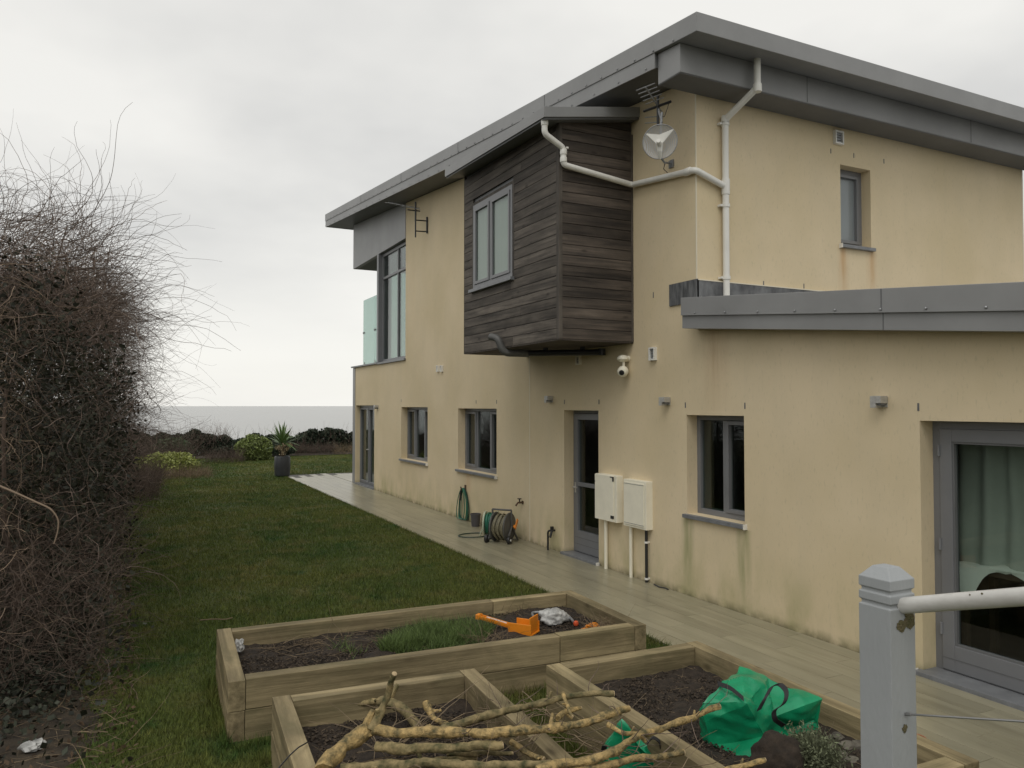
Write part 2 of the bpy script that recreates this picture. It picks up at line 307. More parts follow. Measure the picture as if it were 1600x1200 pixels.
M['deck'] = timber_mat('deck_timber', (0.28, 0.24, 0.17), (0.17, 0.145, 0.1), 0, scale=5)
M['lavender'] = mat('grey_green_sprigs', (0.12, 0.135, 0.075), 0.8, island=0.4)

# ------------------------------------------------------------------ mesh helpers
WORLD = {}
def link(o, parent, origin):
    COL.objects.link(o)
    if parent is not None:
        o.parent = parent; o.location = Vector(origin) - WORLD[parent]
    else: o.location = origin
    WORLD[o] = Vector(origin); return o
def tag(o, label=None, cat=None, group=None, kind=None):
    if label: o['label'] = label
    if cat: o['category'] = cat
    if group: o['group'] = group
    if kind: o['kind'] = kind
    return o
def empty(name, loc, label=None, cat=None, group=None):
    o = bpy.data.objects.new(name, None); o.empty_display_size = 0.1
    link(o, None, Vector(loc)); return tag(o, label, cat, group)
class MB:
    def __init__(s): s.v = []; s.f = []
    def quad(s, *p): n = len(s.v); s.v += [tuple(q) for q in p]; s.f.append(tuple(range(n, n+len(p)))); return s
    def box(s, x0, x1, y0, y1, z0, z1, sh=None):
        n = len(s.v); P = [(x0,y0,z0),(x1,y0,z0),(x1,y1,z0),(x0,y1,z0),(x0,y0,z1),(x1,y0,z1),(x1,y1,z1),(x0,y1,z1)]
        if sh: P = [sh(*p) for p in P]
        s.v += P; s.f += [tuple(n+i for i in f) for f in ((0,3,2,1),(4,5,6,7),(0,1,5,4),(1,2,6,5),(2,3,7,6),(3,0,4,7))]; return s
    def obox(s, c, ax, ay, az):
        c = Vector(c); ax, ay, az = Vector(ax), Vector(ay), Vector(az); n = len(s.v)
        for k in (-1, 1):
            for i, j in ((-1,-1),(1,-1),(1,1),(-1,1)): s.v.append(tuple(c + ax*i + ay*j + az*k))
        s.f += [tuple(n+i for i in f) for f in ((0,3,2,1),(4,5,6,7),(0,1,5,4),(1,2,6,5),(2,3,7,6),(3,0,4,7))]; return s
    def tube(s, pts, r, n=8, cap=True, closed=False):
        pts = [Vector(p) for p in pts]; k = len(pts)
        rs = [r]*k if isinstance(r, (int, float)) else list(r)
        if len(rs) != k: rs = [rs[0] + (rs[-1]-rs[0])*i/(k-1) for i in range(k)]
        t0 = (pts[1]-pts[0]).normalized(); ref = Vector((0,0,1)) if abs(t0.z) < 0.9 else Vector((1,0,0))
        nrm = t0.cross(ref).normalized(); base = len(s.v)
        for i, p in enumerate(pts):
            if closed: t = (pts[(i+1) % k]-pts[i-1]).normalized()
            else: t = (pts[min(i+1,k-1)]-pts[max(i-1,0)]).normalized()
            nrm = (nrm - t*nrm.dot(t))
            nrm = nrm.normalized() if nrm.length > 1e-6 else t.orthogonal().normalized()
            bn = t.cross(nrm)
            for j in range(n):
                a = 2*math.pi*j/n; s.v.append(tuple(p + (nrm*math.cos(a) + bn*math.sin(a))*rs[i]))
        for i in range(k if closed else k-1):
            i2 = (i+1) % k
            for j in range(n):
                s.f.append((base+i*n+j, base+i*n+(j+1)%n, base+i2*n+(j+1)%n, base+i2*n+j))
        if cap and not closed:
            s.f.append(tuple(base+j for j in reversed(range(n)))); s.f.append(tuple(base+(k-1)*n+j for j in range(n)))
        return s
    def lathe(s, c, prof, n=20, axis=(0,0,1), cap=True):
        ax = Vector(axis).normalized(); u = ax.orthogonal().normalized(); w = ax.cross(u); c = Vector(c); b = len(s.v); k = len(prof)
        for r, h in prof:
            for j in range(n):
                a = 2*math.pi*j/n; s.v.append(tuple(c + ax*h + (u*math.cos(a)+w*math.sin(a))*r))
        for i in range(k-1):
            for j in range(n): s.f.append((b+i*n+j, b+i*n+(j+1)%n, b+(i+1)*n+(j+1)%n, b+(i+1)*n+j))
        if cap:
            s.f.append(tuple(b+j for j in reversed(range(n)))); s.f.append(tuple(b+(k-1)*n+j for j in range(n)))
        return s
    def build(s, name, m, parent=None, origin=None, smooth=False, bevel=0.0, fix=True):
        v = np.array(s.v, dtype=np.float64)
        if origin is None:
            if parent is not None: origin = WORLD[parent]
            else: lo, hi = v.min(0), v.max(0); origin = Vector(((lo[0]+hi[0])/2, (lo[1]+hi[1])/2, lo[2]))
        origin = Vector(origin)
        me = bpy.data.meshes.new(name); me.from_pydata([tuple(q) for q in (v - np.array(origin))], [], s.f)
        if fix:
            bm = bmesh.new(); bm.from_mesh(me); bmesh.ops.recalc_face_normals(bm, faces=bm.faces)
            if bevel: bmesh.ops.bevel(bm, geom=list(bm.edges), offset=bevel, segments=2, affect='EDGES', profile=0.6, clamp_overlap=True)
            bm.to_mesh(me); bm.free()
        me.materials.append(M[m])
        if smooth:
            me.polygons.foreach_set('use_smooth', [True]*len(me.polygons))
            try: me.set_sharp_from_angle(angle=R(40))
            except Exception: pass
        o = bpy.data.objects.new(name, me); link(o, parent, origin); return o
def arrmesh(name, verts, nper, m, parent=None, origin=(0,0,0), smooth=False):
    """many little polygons, nper corners each (numpy)"""
    verts = np.asarray(verts, dtype=np.float32) - np.array(origin, dtype=np.float32)
    nv = len(verts); nf = nv//nper; me = bpy.data.meshes.new(name)
    me.vertices.add(nv); me.vertices.foreach_set('co', verts.ravel())
    me.loops.add(nv); me.loops.foreach_set('vertex_index', np.arange(nv, dtype=np.int32))
    me.polygons.add(nf); me.polygons.foreach_set('loop_start', np.arange(0, nv, nper, dtype=np.int32))
    try: me.polygons.foreach_set('loop_total', np.full(nf, nper, dtype=np.int32))
    except Exception: pass
    me.update(calc_edges=True); me.validate(); me.materials.append(M[m])
    o = bpy.data.objects.new(name, me); link(o, parent, origin); return o
def leaves(c, size, aspect=0.6, up=0.0, jit=0.4):
    """diamond leaves round centres c (n,3)"""
    n = len(c); a = rng.normal(size=(n,3)); a /= np.linalg.norm(a, axis=1)[:,None]
    b = rng.normal(size=(n,3)); b[:,2] += up; b -= a*(a*b).sum(1)[:,None]; b /= np.linalg.norm(b, axis=1)[:,None]
    s = size*(1+jit*rng.uniform(-1,1,size=(n,1)))
    return np.stack([c-a*s*0.5, c+b*s*0.5*aspect, c+a*s*0.5, c-b*s*0.5*aspect], 1).reshape(-1,3)
def whips(starts, dirs, length, r0, segs=9, curl=0.35, grav=0.0, bias=(0,0,0)):
    """thin wandering twigs as three-sided tapering tubes; starts, dirs (n,3)"""
    n = len(starts); p = starts.copy(); d = dirs/np.linalg.norm(dirs, axis=1)[:,None]
    L_ = (length*np.ones(n))[:,None]/segs; P = [p.copy()]; drift = rng.normal(size=(n,3))*curl*0.35
    for i in range(segs):
        d = d + rng.normal(size=(n,3))*curl*0.55 + drift*0.6 + np.array(bias) ; d[:,2] -= grav
        d /= np.linalg.norm(d, axis=1)[:,None]; p = p + d*L_; P.append(p.copy())
    P = np.stack(P, 1)                                   # n, segs+1, 3
    T = np.gradient(P, axis=1); T /= np.linalg.norm(T, axis=2)[:,:,None]+1e-9
    ref = np.tile(np.array([0.31,0.22,0.92]), (n, segs+1, 1)); U = np.cross(T, ref); U /= np.linalg.norm(U, axis=2)[:,:,None]+1e-9; W = np.cross(T, U)
    rr = (np.asarray(r0)*np.ones(n))[:,None]*np.linspace(1, 0.3, segs+1)[None,:]
    ring = [P + (U*math.cos(a)+W*math.sin(a))*rr[:,:,None] for a in (0, 2.094, 4.189)]
    q = []
    for j in range(3):
        A, B = ring[j], ring[(j+1)%3]
        q.append(np.stack([A[:,:-1], B[:,:-1], B[:,1:], A[:,1:]], 2).reshape(-1,3))
    return np.concatenate(q), P
def whipmesh(name, q, m, parent, origin):
    return arrmesh(name, q, 4, m, parent, origin)
def fbm(x, y, z=0.0, s=1.0): return mnoise.fractal(Vector((x*s, y*s, z*s)), 1.0, 2.0, 4)

# ================================================================== THE SETTING
def sheet(name, x0, x1, y0, y1, z, m, nx=1, ny=1, amp=0.0, s=0.5):
    mb = MB()
    for j in range(ny+1):
        for i in range(nx+1):
            x = x0+(x1-x0)*i/nx; y = y0+(y1-y0)*j/ny; mb.v.append((x, y, z + (amp*fbm(x, y, 0, s) if amp else 0)))
    for j in range(ny):
        for i in range(nx):
            a = j*(nx+1)+i; mb.f.append((a, a+1, a+nx+2, a+nx+1))
    o = mb.build(name, m, None, (0,0,0), smooth=bool(amp), fix=False); return tag(o, kind='structure')
g = MB(); edge = 46.0          # the land, ending in a slope down to the sea beyond the garden
xs = [-4000, -400, -60, 60, 400, 4000]
ys = [(-6000, 60), (-1200, 25), (-300, -0.06), (-60, -0.06), (38, -0.06), (edge, -1.6), (75, -22), (110, -36), (130, -40)]
for (y, z) in ys:
    for x in xs: g.v.append((x, y, z))
for j in range(len(ys)-1):
    for i in range(len(xs)-1):
        a = j*6+i; g.f.append((a, a+1, a+7, a+6))
o = g.build('ground', 'field', None, (0,0,0), fix=False); tag(o, 'rough field land around the garden', kind='structure')
sheet('sea', -60000, 60000, 60, 75000, -34, 'sea', 4, 4)
LX = 4.37
lawn = sheet('lawn', -0.35, LX, -3, 24.6, 0.0, 'lawn', 40, 200, 0.012, 0.8)
lawn2 = sheet('lawn', -1.5, 22, 24.6, 36, 0.0, 'lawn', 40, 40, 0.012, 0.8); tag(lawn2, 'far lawn between paving and clipped dark hedge'); tag(lawn, 'mown lawn strip between paved path and tall bare hedge')
bs = sheet('border_soil', -9, 0.35, -3, 26, 0.02, 'litter', 110, 200, 0.05, 1.3)
for v in bs.data.vertices:
    t = min(1, max(0, (v.co.x+0.45)/0.7)); v.co.z -= 0.075*t*t*(3-2*t) - 0.022*fbm(v.co.x, v.co.y, 4, 2.6)*(1-t)
# paving
path = MB().box(LX, 5.74, -2, 24.5, -0.04, 0.006).box(5.74, 8.4, 21.32, 24.5, -0.04, 0.006).build('path', 'grout', None, (0,0,0)); tag(path, 'wet wood-look paved path along the cream wall', kind='structure')
PW, PL = 0.192, 1.2
pm = MB().box(-PW/2+0.0015, PW/2-0.0015, -PL/2+0.0015, PL/2-0.0015, 0, 0.016)
pl0 = pm.build('plank', 'plank', path, (0,0,0.004), bevel=0.0015); pmesh = pl0.data; bpy.data.objects.remove(pl0)
def put(mesh, name, parent, loc, rz=0.0):
    o = bpy.data.objects.new(name, mesh); COL.objects.link(o); o.parent = parent; o.location = Vector(loc) - WORLD[parent]; o.rotation_euler = (0,0,rz); WORLD[o] = Vector(loc); return o
nrow = 7
for i in range(nrow):
    y = -2.0 + (0.42*i*1.7) % PL
    while y + PL/2 < 24.5:
        if y - PL/2 > -2.0: put(pmesh, 'plank', path, (LX + PW*(i+0.5)+0.008, y, 0.0035 + random.uniform(0, 0.0012)), random.choice((0, math.pi)))
        y += PL
for i in range(4):
    y = 21.93 + (0.5*i) % 0.55
    while y + PL/2 < 24.5:
        put(pmesh, 'plank', path, (5.74 + PW*(i+0.5)+0.012, y, 0.0035), 0); y += PL

# ---------------- grass as real blades
def blades(name, pts, h, w, m, parent=None, origin=(0,0,0), lean=0.5):
    n = len(pts); az = rng.uniform(0, 2*math.pi, n); hh = h*rng.uniform(0.5, 1.3, n); ww = w*rng.uniform(0.6, 1.3, n)
    side = np.stack([np.cos(az), np.sin(az), np.zeros(n)], 1)*ww[:,None]*0.5
    ld = rng.uniform(0, 2*math.pi, n); ln = np.stack([np.cos(ld), np.sin(ld), np.zeros(n)], 1)*(lean*rng.uniform(0.1,1,n)*hh)[:,None]
    tip = pts + ln + np.stack([np.zeros(n), np.zeros(n), hh], 1)
    return arrmesh(name, np.stack([pts-side, pts+side, tip], 1).reshape(-1,3), 3, m, parent, origin)
BEDS = [(0.64, 3.84, 5.18, 6.48), (0.74, 2.06, 2.3, 4.82), (2.56, 3.86, 2.42, 4.62)]
def scatter(n, x0, x1, y0, y1):
    p = np.stack([rng.uniform(x0, x1, n), rng.uniform(y0, y1, n), np.zeros(n)], 1)
    keep = np.ones(n, bool)
    for (a, b_, c, d) in BEDS: keep &= ~((p[:,0] > a+0.02) & (p[:,0] < b_-0.02) & (p[:,1] > c+0.02) & (p[:,1] < d-0.02))
    return p[keep]
def lawnpts(n, y0, y1, x0, x1, a=1.35):
    t = rng.uniform(size=n); k_ = 1-a; y = (y0**k_ + t*(y1**k_-y0**k_))**(1/k_)
    p = np.stack([rng.uniform(x0, x1, n), y, np.zeros(n)], 1); keep = np.ones(n, bool)
    for (a_, b_, c, d) in BEDS: keep &= ~((p[:,0] > a_+0.02) & (p[:,0] < b_-0.02) & (p[:,1] > c+0.02) & (p[:,1] < d-0.02))
    return p[keep]
near = lawnpts(430000, 2.2, 24.5, -0.25, LX+0.015)
edgejit = -0.06 + 0.10*np.sin(near[:,1]*1.7) + 0.08*np.sin(near[:,1]*4.1+1) + rng.normal(0, 0.07, len(near))
near = near[(near[:,0] > edgejit) | (rng.uniform(size=len(near)) < 0.2)]
b1 = blades('grass', near, 0.036+0.0003*near[:,1], 0.0036+0.00042*near[:,1], 'blade', lean=0.9); tag(b1, 'short green lawn grass around the timber beds', 'grass', kind='stuff')
far2 = scatter(70000, 0.0, 14, 24.5, 33.6)
b2 = blades('grass', far2, 0.045, 0.016, 'blade', lean=0.9); tag(b2, 'short green lawn grass stretching towards the sea hedge', 'grass', kind='stuff')
ed = np.stack([LX + rng.normal(0, 0.012, 9000), rng.uniform(2, 24.5, 9000), np.zeros(9000)], 1)
b3 = blades('grass_edge', ed, 0.05, 0.005, 'blade', lean=1.1); tag(b3, 'longer grass fringe along the edge of the path', 'grass', kind='stuff')
tuft = []
for (a, b_, c, d) in BEDS:
    for _ in range(2600):
        s_ = random.random()
        if s_ < 0.3: x, y = a-0.02-abs(random.gauss(0,0.03)), random.uniform(c, d)
        elif s_ < 0.65: x, y = random.uniform(a, b_), d+0.02+abs(random.gauss(0,0.03))
        else: x, y = random.uniform(a, b_), c-0.02-abs(random.gauss(0,0.03))
        tuft.append((x, y, 0))
tuft += [(random.uniform(2.07, 2.55), random.uniform(2.4, 4.9), 0) for _ in range(9000)]
b4 = blades('tall_grass', np.array(tuft), 0.09, 0.006, 'blade', lean=0.7); tag(b4, 'uncut grass growing against the raised bed timbers', 'grass', kind='stuff')

# ================================================================== THE HOUSE
XW, YE, YF, XE = 5.73, 6.75, 21.3, 11.97
SL = 0.0959
def zt(y): return 6.17 + SL*(y-6.03)               # top of the main roof
def zx(y): return 3.36 + SL*(y-6.75)               # top of the low roof
def zs(y): return zt(y) - 0.37
house = empty('house', (XW, 14, 0), 'cream rendered two-storey house with grey sloping roofs and dark timber bay', 'house')
def gridwall(mb, mapf, ab, hb, holes, top=None, thick=0.3):
    """panel over breaks ab x hb; holes [(a0,a1,h0,h1)]; mapf(a,h,depth)"""
    A = sorted(set(ab + [x for q in holes for x in q[:2]])); Hh = sorted(set(hb + [x for q in holes for x in q[2:]]))
    def hv(i, j): return top(A[i]) if (top and j == len(Hh)-1) else Hh[j]
    def solid(i, j):
        if i < 0 or j < 0 or i >= len(A)-1 or j >= len(Hh)-1: return False
        ca, ch = (A[i]+A[i+1])/2, (Hh[j]+Hh[j+1])/2
        return not any(q[0] < ca < q[1] and q[2] < ch < q[3] for q in holes)
    for i in range(len(A)-1):
        for j in range(len(Hh)-1):
            if not solid(i, j): continue
            c = [(A[i],hv(i,j)),(A[i+1],hv(i+1,j)),(A[i+1],hv(i+1,j+1)),(A[i],hv(i,j+1))]
            mb.quad(*[mapf(a,h,0) for a,h in c]); mb.quad(*[mapf(a,h,thick) for a,h in reversed(c)])
            for (di, dj, p, q) in ((-1,0,3,0),(1,0,1,2),(0,-1,0,1),(0,1,2,3)):
                if not solid(i+di, j+dj): mb.quad(mapf(*c[p],0), mapf(*c[p],thick), mapf(*c[q],thick), mapf(*c[q],0))
mX = lambda a, h, d: (XW+d, a, h)
mE = lambda a, h, d: (a, YE+d, h)
O_W1 = (15.34, 17.08, 0.94, 2.13); O_W2 = (11.96, 13.68, 0.95, 2.11); O_FD = (19.23, 21.0, 0.02, 2.17)
O_D = (8.77, 9.68, 0.03, 2.095); O_W3 = (6.03, 6.94, 0.935, 2.055); O_P = (1.7, 4.06, 0.03, 2.04)
wm = MB()
gridwall(wm, mX, [-2.2, YE], [0.0, 2.9], [O_P, (6.03, YE, O_W3[2], O_W3[3])], top=lambda y: zx(y)-0.33)
gridwall(wm, mX, [YE, YF], [0.0, 3.22], [O_W1, O_W2, O_FD, O_D, (YE, 6.94, O_W3[2], O_W3[3])])
gridwall(wm, mX, [YE, 9.0, 12.0, 16.8], [3.22, 5.5], [], top=zs)
gridwall(wm, mE, [XW+0.3, XE], [2.9, 5.72], [(8.06, 8.62, 4.2, 5.22)])
bm_ = bmesh.new(); me_ = bpy.data.meshes.new('wall'); me_.from_pydata(wm.v, [], wm.f); bm_.from_mesh(me_)
bmesh.ops.remove_doubles(bm_, verts=bm_.verts, dist=0.0005)
# drop the doubled inner faces where two panels butt
seen = {}
for f in bm_.faces: seen.setdefault(tuple(sorted(v.index for v in f.verts)), []).append(f)
dead = [f for fs in seen.values() if len(fs) > 1 for f in fs]
bmesh.ops.delete(bm_, geom=dead, context='FACES_ONLY')
bmesh.ops.recalc_face_normals(bm_, faces=bm_.faces)
for v in bm_.verts: v.co -= WORLD[house]
bm_.to_mesh(me_); bm_.free(); me_.materials.append(M['render'])
wall = bpy.data.objects.new('wall', me_); link(wall, house, WORLD[house])
# other walls that close the house
sv = MB().box(XE-0.3, XE, YE+0.31, YF, 0, 7.0, lambda x,y,z: (x,y, zs(y)-0.005 if z > 1 else z))
sv.box(XW+0.31, XE-0.31, YF-0.3, YF-0.002, 0, 3.0); sv.box(XW+0.31, XE+2.5, -2.2, -1.9, 0, 2.1); sv.box(XE+2.2, XE+2.5, -1.89, YE-0.02, 0, 2.1, lambda x,y,z: (x,y, zx(y)-0.34 if z > 1 else z))
sv.box(XE+0.01, XE+2.5, YE, YE+0.3, 0, 3.0)
sv.build('rear_wall', 'render', house)
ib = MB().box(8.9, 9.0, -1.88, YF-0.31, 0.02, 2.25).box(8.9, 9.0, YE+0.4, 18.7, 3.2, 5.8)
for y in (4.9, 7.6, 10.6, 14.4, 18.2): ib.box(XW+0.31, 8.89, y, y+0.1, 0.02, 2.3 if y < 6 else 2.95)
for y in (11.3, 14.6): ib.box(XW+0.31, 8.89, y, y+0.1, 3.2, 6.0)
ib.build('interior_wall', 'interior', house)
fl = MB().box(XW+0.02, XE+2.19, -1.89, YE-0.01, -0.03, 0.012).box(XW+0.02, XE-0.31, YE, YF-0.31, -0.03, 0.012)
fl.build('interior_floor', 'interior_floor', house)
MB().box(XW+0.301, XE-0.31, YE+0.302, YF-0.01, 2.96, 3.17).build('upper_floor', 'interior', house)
MB().box(XW-0.0, XW+0.004, 0,0.001,0,0.001) 
# ---- main roof
shr = lambda f: (lambda x,y,z: (x, y, f(y)+z))
RX0, RX1 = 5.14, 12.6
roof = MB().box(RX0, RX1, 6.03, 22.3, -0.20, 0.0, shr(zt)).build('roof', 'metal', house, bevel=0.006)
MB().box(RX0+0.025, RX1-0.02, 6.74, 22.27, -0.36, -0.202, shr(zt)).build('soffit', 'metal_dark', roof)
MB().box(RX0+0.012, RX0+0.026, 6.74, 22.28, -0.37, -0.19, shr(zt)).build('verge_strip', 'metal', roof)
MB().box(RX0+0.012, 9.0, 22.28, 22.29, -0.37, -0.19, shr(zt)).build('verge_strip', 'metal', roof)
fb = MB().box(5.195, RX1-0.05, 6.36, 6.735, 0, 1, lambda x,y,z: (x, y, 5.69 if z == 0 else zt(y)-0.205)).build('fascia_box', 'metal', house, bevel=0.005)
for u in (1262, 1517):
    x = onY(u, 170, 6.355).x; MB().box(x-0.004, x+0.004, 6.3565, 6.362, 5.70, 6.0).build('panel_joint', 'metal_dark', fb)
MB().box(5.20, RX1-0.06, 6.37, 6.734, 5.681, 5.6895).build('fascia_underside', 'metal_dark', fb)
# seams across the verge, screw heads
def seam(y, x, z0, z1, f, par):
    MB().box(x-0.003, x+0.002, y-0.005, y+0.005, z0, z1, shr(f)).build('panel_joint', 'metal_dark', par)
for y in (9.2, 12.3, 15.4, 18.5): seam(y, RX0, -0.196, -0.004, zt, roof)
sc = MB()
for i in range(46):
    y = 6.4+i*0.345; c = Vector((RX0-0.002, y, zt(y)-0.178)); sc.lathe(c, [(0.012,0),(0.012,0.006),(0.004,0.012)], 6, (-1,0,0))
for i in range(30):
    y = 6.9+i*0.53; c = Vector((RX0+0.01, y, zt(y)-0.335)); sc.lathe(c, [(0.012,0),(0.012,0.006),(0.004,0.01)], 6, (-1,0,0))
tag(sc.build('screw_heads', 'galv', roof), kind='stuff')
# ---- low roof over the near wing
LXF = 5.49
low = MB().box(LXF, XE+2.7, -2.5, YE-0.012, -0.19, 0.0, shr(zx)).build('low_roof', 'metal', house, bevel=0.005)
MB().box(LXF+0.02, XE+2.68, -2.5, YE-0.014, -0.34, -0.192, shr(zx)).build('low_fascia', 'metal', low)
MB().box(LXF-0.006, LXF+0.012, -2.5, YE-0.02, -0.198, -0.186, shr(zx)).build('drip_edge', 'metal', low)
ys_ = onX(1377, 480, LXF).y
for y in (ys_, 1.2): seam(y, LXF, -0.186, -0.004, zx, low); MB().box(LXF+0.017, LXF+0.022, y-0.004, y+0.004, -0.338, -0.2, shr(zx)).build('panel_joint', 'metal_dark', low)
sc = MB()
for u in (1086, 1133, 1184, 1242, 1305, 1376, 1447, 1541):
    p = onX(u, 480, LXF); sc.lathe((LXF-0.004, p.y, zx(p.y)-0.172), [(0.011,0),(0.011,0.005),(0.004,0.01)], 6, (-1,0,0))
tag(sc.build('screw_heads', 'galv', low), kind='stuff')
fl_ = MB().box(XW-0.018, XW+0.004, YE-0.03, 7.22, 3.33, 3.585).box(XW-0.0181, XE, YE-0.03, YE-0.002, 3.1, 3.57)
fl_.build('lead_flashing', 'lead', house)
bd = MB().box(XW-0.004, XW+0.006, YE-0.005, YE+0.008, 3.58, 5.70).build('corner_bead', 'bead', wall)
MB().box(XW-0.006, XE, YE-0.034, YE-0.003, 3.57, 3.582).build('flashing_bead', 'bead', wall)
MB().box(XW-0.004, XW+0.002, 10.735, 10.75, 0.02, 2.95).build('movement_joint', 'bead', wall)
MB().box(XE-0.035, XE-0.02, YE-0.004, YE+0.004, 3.57, 5.70).build('corner_bead', 'bead', wall)
# ---- weep vents over the openings
for (u, v) in ((744,628),(776,628),(627,626),(882,628),(936,628),(1071,633),(1164,634),(1435,636)):
    p = onX(u, v, XW); MB().box(XW-0.003, XW+0.006, p.y-0.008, p.y+0.008, p.z-0.032, p.z+0.032).build('weep_vent', 'metal_dark', wall)
for (u, v) in ((1298,236),(1334,243),(1381,252),(1193,443),(1256,447)):
    p = onY(u, v, YE); MB().box(p.x-0.007, p.x+0.007, YE-0.003, YE+0.006, p.z-0.03, p.z+0.03).build('weep_vent', 'metal_dark', wall)
p = onX(1021, 461, XW); MB().box(XW-0.003, XW+0.006, p.y-0.007, p.y+0.007, p.z-0.035, p.z+0.035).build('weep_vent', 'metal_dark', wall)

# ---- windows
def boxm(mb, f, a0, a1, h0, h1, d0, d1):
    n = len(mb.v); P = [f(a,h,d) for d in (d0,d1) for (a,h) in ((a0,h0),(a1,h0),(a1,h1),(a0,h1))]
    mb.v += P; mb.f += [tuple(n+i for i in q) for q in ((0,3,2,1),(4,5,6,7),(0,1,5,4),(1,2,6,5),(2,3,7,6),(3,0,4,7))]
def ringm(mb, f, a0, a1, h0, h1, w, d0, d1, wb=None):
    wb = w if wb is None else wb
    boxm(mb, f, a0, a0+w, h0, h1, d0, d1); boxm(mb, f, a1-w, a1, h0, h1, d0, d1)
    boxm(mb, f, a0+w, a1-w, h1-w, h1, d0, d1); boxm(mb, f, a0+w, a1-w, h0, h0+wb, d0, d1)
mB_ = None
def window(parent, f, op, cuts, rec=0.15, sill=True, sash=None, fw=0.06, over=0.05, blind=False, name='window', transom=None, label=None, pane='glass'):
    """frame with mullions at cuts; each light a sash (sub-part) with a pane"""
    a0, a1, h0, h1 = op; mb = MB(); ringm(mb, f, a0-0.004, a1+0.004, h0, h1+0.004, fw, rec, max(rec+0.075, 0.302) if f is not mB_ else rec+0.075)
    edges = [a0+fw] + [c for c in cuts] + [a1-fw]
    for c in cuts: boxm(mb, f, c-0.028, c+0.028, h0+fw, h1-fw, rec+0.001, rec+0.074)
    if transom: boxm(mb, f, a0+fw, a1-fw, transom-0.03, transom+0.03, rec-0.001, rec+0.076)
    w = mb.build(name, 'frame', parent, bevel=0.004)
    if label: w['label'] = label
    hs = [(h0+fw, h1-fw)] if not transom else [(h0+fw, transom-0.03), (transom+0.03, h1-fw)]
    for i in range(len(edges)-1):
        e0 = edges[i] + (0.028 if i > 0 else 0); e1 = edges[i+1] - (0.028 if i < len(edges)-2 else 0)
        for (q0, q1) in hs:
            if sash is None or sash[i]:
                sb = MB(); ringm(sb, f, e0+0.002, e1-0.002, q0+0.002, q1-0.002, 0.042, rec-0.014, rec+0.05); sb.build('sash', 'frame', w, bevel=0.004); k = 0.04
            else: k = 0.0
            pb = MB(); pb.quad(f(e0+k, q0+k, rec+0.03), f(e1-k, q0+k, rec+0.03), f(e1-k, q1-k, rec+0.03), f(e0+k, q1-k, rec+0.03))
            pb.quad(f(e0+k, q0+k, rec+0.05), f(e0+k, q1-k, rec+0.05), f(e1-k, q1-k, rec+0.05), f(e1-k, q0+k, rec+0.05))
            pb.build('pane', pane, w, fix=False)
    if sill:
        s_ = MB(); boxm(s_, f, a0-0.03, a1+0.03, h0-0.045, h0-0.003, -over, -0.001); boxm(s_, f, a0+0.002, a1-0.002, h0-0.03, h0-0.001, -0.002, rec+0.03)
        so = s_.build('sill', 'sill', w, bevel=0.004)
        c_ = MB(); boxm(c_, f, a0-0.036, a0-0.029, h0-0.05, h0+0.006, -over-0.004, -0.001); c_.build('sill_end', 'pvc', w)
    if blind:
        bb = MB(); n_ = 26
        for i in range(n_):
            t0 = a0+fw+(a1-a0-2*fw)*i/n_; t1 = a0+fw+(a1-a0-2*fw)*(i+1)/n_
            boxm(bb, f, t0+0.001, t1+0.002, h0+fw, h1-fw, rec+0.062+0.006*(i%2), rec+0.065+0.006*(i%2))
        bb.build('blind', 'blind', w)
    return w
window(house, mX, O_W1, [15.92, 16.5], sash=[1,0,1])
window(house, mX, O_W2, [12.52, 13.12], sash=[1,0,1])
window(house, mX, O_W3, [6.485], sash=[1,0])
window(house, mE, (8.06, 8.62, 4.2, 5.22), [], rec=0.14, blind=True, sash=[1], pane='frosted')  # pane colour carries the blind's daylit paleness; the blind itself stays dim
# far glazed door
fd = window(house, mX, O_FD, [20.1], rec=0.12, sill=False, name='door', fw=0.07)
hb_ = MB().tube([(XW+0.09, 20.02, 1.0), (XW+0.03, 20.02, 1.0), (XW+0.03, 19.9, 1.0)], 0.012, 6); hb_.build('handle', 'steel', fd)
MB().box(XW-0.05, XW+0.1, 19.2, 21.03, 0.014, 0.045).build('threshold', 'sill', fd)
MB().box(XW-0.012, XW-0.001, 21.06, 21.29, 0.01, 3.2).build('corner_trim', 'metal', wall)
# glazed back door
dm = MB(); ringm(dm, mX, O_D[0]-0.004, O_D[1]+0.004, 0.05, O_D[3]+0.004, 0.05, 0.16, 0.302)
door = dm.build('door', 'frame', house, bevel=0.004)
lm = MB(); ringm(lm, mX, O_D[0]+0.05, O_D[1]-0.05, 0.06, O_D[3]-0.05, 0.085, 0.145, 0.215, 0.30); boxm(lm, mX, O_D[0]+0.13, O_D[1]-0.13, 1.0, 1.055, 0.149, 0.212)
leaf = lm.build('door_leaf', 'frame', door, bevel=0.004)
gm = MB()
for z in (0.165, 0.26): boxm(gm, mX, O_D[0]+0.055, O_D[1]-0.055, z, z+0.006, 0.142, 0.15)
gm.build('rail_groove', 'metal_dark', door)
for (h0, h1) in ((0.355, 1.005), (1.05, O_D[3]-0.13)):
    pb = MB(); pb.quad(*[mX(a,h,0.18) for a,h in ((O_D[0]+0.13,h0),(O_D[1]-0.13,h0),(O_D[1]-0.13,h1),(O_D[0]+0.13,h1))]); pb.build('pane', 'glass', door, fix=False)
MB().tube([(XW+0.15, 9.60, 0.98), (XW+0.10, 9.60, 0.98), (XW+0.10, 9.5, 0.98)], 0.011, 6).box(XW+0.138, XW+0.147, 9.585, 9.615, 0.9, 1.05).build('handle', 'steel', door)
MB().box(XW-0.06, XW+0.24, 8.74, 9.70, 0.014, 0.048).build('threshold', 'sill', door, bevel=0.004); MB().box(XW-0.064, XW-0.02, 8.725, 8.745, 0.012, 0.055).build('sill_end', 'pvc', door)
